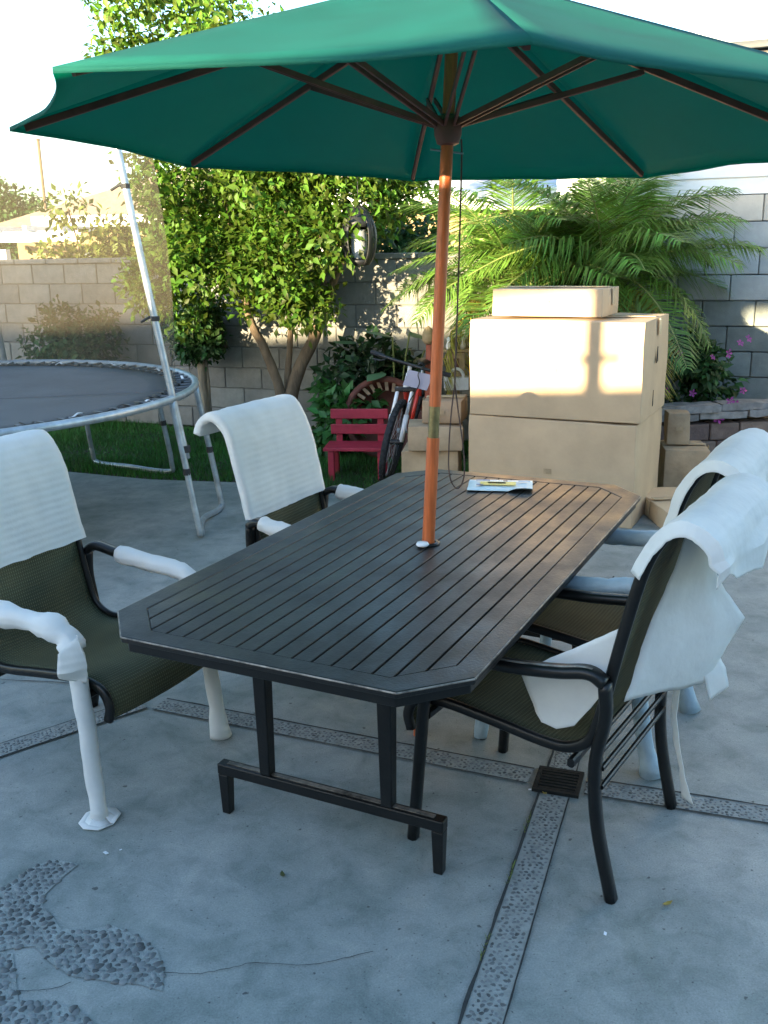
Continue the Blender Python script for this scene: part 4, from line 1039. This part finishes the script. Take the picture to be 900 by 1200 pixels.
# ================================================================== BICYCLE
bk = thing('bicycle', (.02, 7.0, 0), 'bicycle with white fork and red frame parked by the box pile, front wheel forward', 'bicycle', 0)
hd = Vector((-.24, -.97, 0)).normalized(); ls = Vector((-hd.y, hd.x, 0)) * -1; lean_ = (Vector((0, 0, 1)) + Vector((.20, .02, 0))).normalized()
def bp(a_, s_, z_): return hd * a_ + ls * s_ + lean_ * z_
WR = .315
def wheel(ca, name):
    C0 = bp(ca, 0, WR)
    ringp = [C0 + (hd * math.cos(q) + lean_ * math.sin(q)) * (WR - .025) for q in [2 * math.pi * i / 40 for i in range(41)]]
    w_ = empty(name, (0, 0, 0)); 
    f = MB(); f.tube(ringp, .026, 8, caps=False, ref=ls); w0 = f.obj('wheel', M_RUBBER, bk, True); bpy.data.objects.remove(w_)
    f = MB(); f.tube([C0 + (p - C0) * .905 for p in ringp], .010, 6, caps=False, ref=ls); f.obj('rim', M_BLACK, w0, True)
    f = MB()
    sv = ls.cross(hd)
    for i in range(20):
        q = 2 * math.pi * i / 20; e = C0 + (hd * math.cos(q) + lean_ * math.sin(q)) * (WR - .05); f.tube([C0 + ls * .025 * (1 if i % 2 else -1), e], .0014, 4)
    f.obj('spokes', M_STEEL, w0)
    f = MB(); f.tube([C0 - ls * .05, C0 + ls * .05], .022, 10); f.obj('hub', M_BLACK, w0)
    f = MB()
    for i in range(44):
        q = 2 * math.pi * i / 44; dr = hd * math.cos(q) + lean_ * math.sin(q); tg_ = -hd * math.sin(q) + lean_ * math.cos(q)
        for s_ in (-1, 1):
            M_ = Matrix((tg_, ls, dr)).transposed(); f.box(C0 + dr * (WR - .002) + ls * .011 * s_, (.018, .012, .010), M=M_)
    f.obj('tread', M_RUBBER, w0)
    return C0
c1_ = wheel(0, 'w'); c2_ = wheel(-1.0, 'w2')
for s_ in (-1, 1):
    f = MB(); f.tube([c1_ + ls * .055 * s_, c1_ + ls * .055 * s_ + lean_ * .2 - hd * .03], .019, 8); f.obj('fork_lower', M_WPAINT, bk, True)
    f = MB(); f.tube([c1_ + ls * .055 * s_ + lean_ * .2 - hd * .03, c1_ + ls * .055 * s_ + lean_ * .40 - hd * .08], .014, 8); f.obj('fork_tube', M_WPAINT, bk, True)
f = MB(); f.sweep([c1_ + ls * .075 + lean_ * .385 - hd * .08, c1_ - ls * .075 + lean_ * .385 - hd * .08], rrect(.05, .035)); f.obj('fork_crown', M_BLACK, bk)
f = MB(); f.tube([c1_ + lean_ * .37 - hd * .075, c1_ + lean_ * .50 - hd * .11], .021, 10); f.obj('head_tube', M_WPAINT, bk, True)
f = MB(); f.tube([c1_ + lean_ * .50 - hd * .11, c1_ + lean_ * .575 - hd * .09], .016, 8); f.obj('stem', M_WPAINT, bk, True)
hb = c1_ + lean_ * .575 - hd * .05; ls0 = ls; ls = (ls + lean_ * .27).normalized()
f = MB(); f.tube(catmull([hb - ls * .31 - lean_ * .0 - hd * .05, hb - ls * .15, hb, hb + ls * .15, hb + ls * .31 - hd * .05], 6), .0125, 8); hbo = f.obj('handlebar', M_BLACK, bk, True)
for s_ in (-1, 1):
    f = MB(); f.tube([hb + ls * .20 * s_ - hd * .02, hb + ls * .31 * s_ - hd * .05], .0175, 8); f.obj('grip', M_RUBBER, hbo)
    f = MB(); f.tube(catmull([hb + ls * .17 * s_, hb + ls * .20 * s_ + hd * .05 - lean_ * .02, hb + ls * .27 * s_ + hd * .04 - lean_ * .03], 4), .006, 6); f.obj('brake_lever', M_STEELD, hbo)
ls = ls0; bb = bp(-.58, 0, .29); st = bp(-.66, 0, .68); ht = c1_ + lean_ * .47 - hd * .10; hl = c1_ + lean_ * .40 - hd * .08
for p, q, r_ in ((ht, st, .018), (hl, bb, .021), (bb, st, .017), (bb, c2_, .011), (st, c2_, .010)):
    f = MB(); f.tube([p, q], r_, 8); f.obj('frame_tube', M_REDB, bk, True)
f = MB(); f.tube([st, st + lean_ * .12], .013, 8); f.obj('seat_post', M_STEEL, bk, True)
sd_ = st + lean_ * .13
f = MB(); rows = []
for i in range(7):
    t = i / 6; w__ = .02 + .055 * (1 - t) ** 1.2; rows.append([sd_ + hd * (-.13 + .26 * t) + ls * w__ * q + lean_ * (.03 - .02 * abs(q) ** 2 + .01 * (1 - t)) for q in (-1, -.5, 0, .5, 1)])
f.grid(rows); f.obj('saddle', M_BLACK, bk, True, solid=.02)
f = MB(); M_ = Matrix((ls, lean_.cross(ls), lean_)).transposed(); f.box(c1_ + lean_ * .47 + hd * .03 - ls * .10, (.19, .004, .115), M=M_ @ Matrix.Rotation(R(-12), 3, 'Y')); f.obj('number_card', M_PAPER, bk)
f = MB(); f.tube(catmull([hb - ls * .12, c1_ + lean_ * .52 + hd * .06 - ls * .10, c1_ + lean_ * .44 + hd * .05 - ls * .12, c1_ + lean_ * .30 - ls * .06], 5), .004, 5); f.obj('brake_cable', M_BLACK, bk)
f = MB(); f.tube([bb - ls * .1, bb + ls * .1], .02, 8); f.obj('crank', M_STEEL, bk)
# ================================================================== RUST BOWL, ORNAMENTS
rb = thing('rust_bowl', (.02, 7.86, 0), 'round rust red fire bowl tipped on edge behind the red bench', 'fire bowl', R(8))
f = MB(); f.lathe([(.335, 0), (.345, .03), (.30, .035), (.285, -.02), (.20, -.09), (.02, -.12)], 40, caps=False); o = f.obj('bowl', M_TERRA, rb, True); o.rotation_euler = (R(72), 0, 0); o.location = (0, 0, .34)
for i in range(9):
    an = R(70 + i * 13); q = .262
    f = MB(); f.box((0, 0, 0), (.028, .075, .014)); s_ = f.obj('slat', mat('aged_slat', (.22, .15, .09), .85, var=.4, vscale=14), rb, bevel=.004)
    s_.matrix_local = Matrix.Translation((0, 0, .34)) @ Matrix.Rotation(R(72), 4, 'X') @ Matrix.Translation((q * math.cos(an), q * math.sin(an), .018)) @ Matrix.Rotation(an - R(80), 4, 'Z')
lh = thing('garden_ornament', (.60, 7.72, 0), 'little tan wooden bird house with a white arched base', 'ornament')
bx('post', (0, 0, .30), (.06, .06, .60), lh, M_TAN); bx('base', (0, -.01, .64), (.19, .14, .10), lh, M_WPAINT)
f = MB(); f.tube([(.055 * math.cos(q), -.07, .69 + .07 * math.sin(q)) for q in [math.pi * i / 10 for i in range(11)]], .014, 6); f.obj('arch', M_WPAINT, lh)
bx('house', (0, .0, .79), (.14, .11, .19), lh, M_TAN); bx('door', (0, -.0555, .79), (.045, .004, .10), lh, M_TERRA, 0); bx('shelf', (0, 0, .90), (.22, .15, .018), lh, M_TAN)
for x in (-.06, .0, .055):
    f = MB(); f.lathe([(.018, 0), (.024, .03), (.012, .06), (.018, .085), (.004, .10)], 10, (x, -.02, .9095)); f.obj('figurine', M_WPAINT if x else M_TAN, lh, True)
tp = thing('garden_totem', (.385, 7.7, 0), 'narrow red brown totem post with pale carved top beside the wall', 'ornament')
f = MB(); f.tube([(0, 0, 0), (0, 0, .5), (.01, 0, .95)], .045, 10, rs=[1, .9, .8]); f.obj('post', mat('totem_red', (.28, .07, .04), .7, var=.3), tp, True)
f = MB(); f.lathe([(.03, 0), (.05, .03), (.048, .08), (.03, .12), (.005, .14)], 12, (-.005, 0, .955)); f.obj('head', M_TAN, tp, True)
# ================================================================== LANTERN
la = thing('hanging_lantern', (-.155, 7.86, 1.56), 'black egg shaped lantern with ribbed glass hanging in the citrus tree', 'lantern')
prof = [(.02, 0), (.075, .012), (.115, .08), (.135, .17), (.135, .26), (.115, .34), (.075, .41), (.03, .455)]
f = MB(); f.lathe(prof[:3] and [(.02, 0), (.075, .008), (.10, .045), (.085, .055), (.02, .055)], 18); f.obj('base', M_BLACK, la, True)
f = MB(); f.lathe([(.126, .30), (.112, .345), (.075, .41), (.03, .455), (.012, .47)], 18); f.obj('cap', M_BLACK, la, True, solid=.006)
for i in range(12):
    a_ = 2 * math.pi * i / 12 + .25
    if abs(((a_ + 1.75 + math.pi) % (2 * math.pi)) - math.pi) < .5: continue
    f = MB(); f.sweep(catmull([(r_ * math.cos(a_), r_ * math.sin(a_), z_) for r_, z_ in prof[1:]], 3), rrect(.052, .010), ref=(math.cos(a_), math.sin(a_), 0)); f.obj('rib', M_BLACK, la, True)
f = MB(); P = []
for i in range(26): P.append((.062 + (.006 if i % 2 else 0) - (.018 if i < 6 else 0) * (1 - i / 6), .058 + i * .0088))
f.lathe(P, 20); f.obj('glass', M_GLASS, la, True)
f = MB(); f.tube([(0, 0, .46), (0, 0, .90)], .004, 5); f.obj('hanger', M_BLACK, la)

# ================================================================== SHADE WALLS BEHIND THE PATIO (unseen, stand in for the house, shaped for the light)
oh = thing('shade_walls', (0, -9, 0), 'unseen stucco walls behind the patio, shaped to throw the evening shade', 'house')
def sil(x0, x1, z1, y=5.0, d=.22, name='wall'):
    f = MB(); f.box(((x0 + x1) / 2, y - d / 2, z1 / 2), (x1 - x0, d, z1)); f.obj(name, M_STUCCO, oh)
sil(-30, -12.6, 3.9); sil(-12.6, -7.82, 2.92, 4.99); sil(-5.92, -2.6, 3.02); sil(-2.6, 12, 3.5, 4.99)  # slab heights and the slot are chosen to place the shade edges
f = MB(); f.box((-6.87, 4.9, 1.19), (1.894, .10, 2.38)); f.obj('low_blocker', M_TAN, oh)  # low slab added to set the lower edge of the sun patch
f = MB(); f.box((-6.87, 4.89, 3.84), (1.894, .20, 1.72)); f.obj('high_blocker', M_STUCCO, oh)  # upper slab added to cap the sunlight reaching the boxes
cpz = thing('shadow_post', (-4.15, -1.0, 0), 'unseen post with a short crossbar added to cast the cross shadow', 'post')  # added out of view for the cross shadow on the big box
f = MB(); f.box((0, 0, 1.5), (.085, .085, 3.0)); f.obj('upright', M_TAN, cpz)
f = MB(); f.box((.0, -.05, 2.085), (.32, .014, .05)); f.obj('crossbar', M_TAN, cpz)

# weeds in the joint and paper scraps
for i, (k_, n_) in enumerate(((.33, 26), (.52, 18), (.17, 14))):
    p = DR - SD * (k_ * 1.6) + Vector((-SD.y, SD.x, 0)) * .050
    f = MB(); r = random.Random(70 + i)
    for q in range(n_):
        a_ = r.uniform(0, 6.28); o_ = SD * r.uniform(-.05, .05); L_ = r.uniform(.008, .022); d_ = Vector((math.cos(a_), math.sin(a_), 0))
        f.add([o_ - d_.cross(Vector((0, 0, 1))) * .0018, o_ + d_.cross(Vector((0, 0, 1))) * .0018, o_ + d_ * L_ * .7 + Vector((0, 0, L_))], [(0, 1, 2)])
    o = f.obj('weed_tuft', M_LEAF3); o.location = (p.x, p.y, .004)
    tag(o, ('bushiest green weed tuft in the joint of the pebble strip', 'middle sized weed tuft in the joint of the pebble strip', 'sparse weed tuft in the strip joint closest to the drain grate')[i], 'weed', 'weeds in the strip joint')
for i, (x, y) in enumerate(((.455, 2.755), (.545, 2.075), (-.84, 2.46), (-.80, 2.475))):
    f = MB(); f.add([(-.006, -.003, 0), (.005, -.004, .001), (.007, .003, .002), (-.004, .004, .001)], [(0, 1, 2, 3)])
    o = f.obj('paper_scrap', M_WHITEPL, solid=.0008); o.location = (x, y, .0055); o.rotation_euler = (0, 0, i * 1.3)
    tag(o, ('white paper fleck beside the drain grate', 'white paper fleck beside the front right chair foot', 'larger white paper fleck near the foam wrapped chair foot', 'smaller white paper fleck near the foam wrapped chair foot')[i], 'scrap', 'white flecks on the patio'); o.scale = [(.9,) * 3, (1,) * 3, (1.3,) * 3, (.7,) * 3][i]
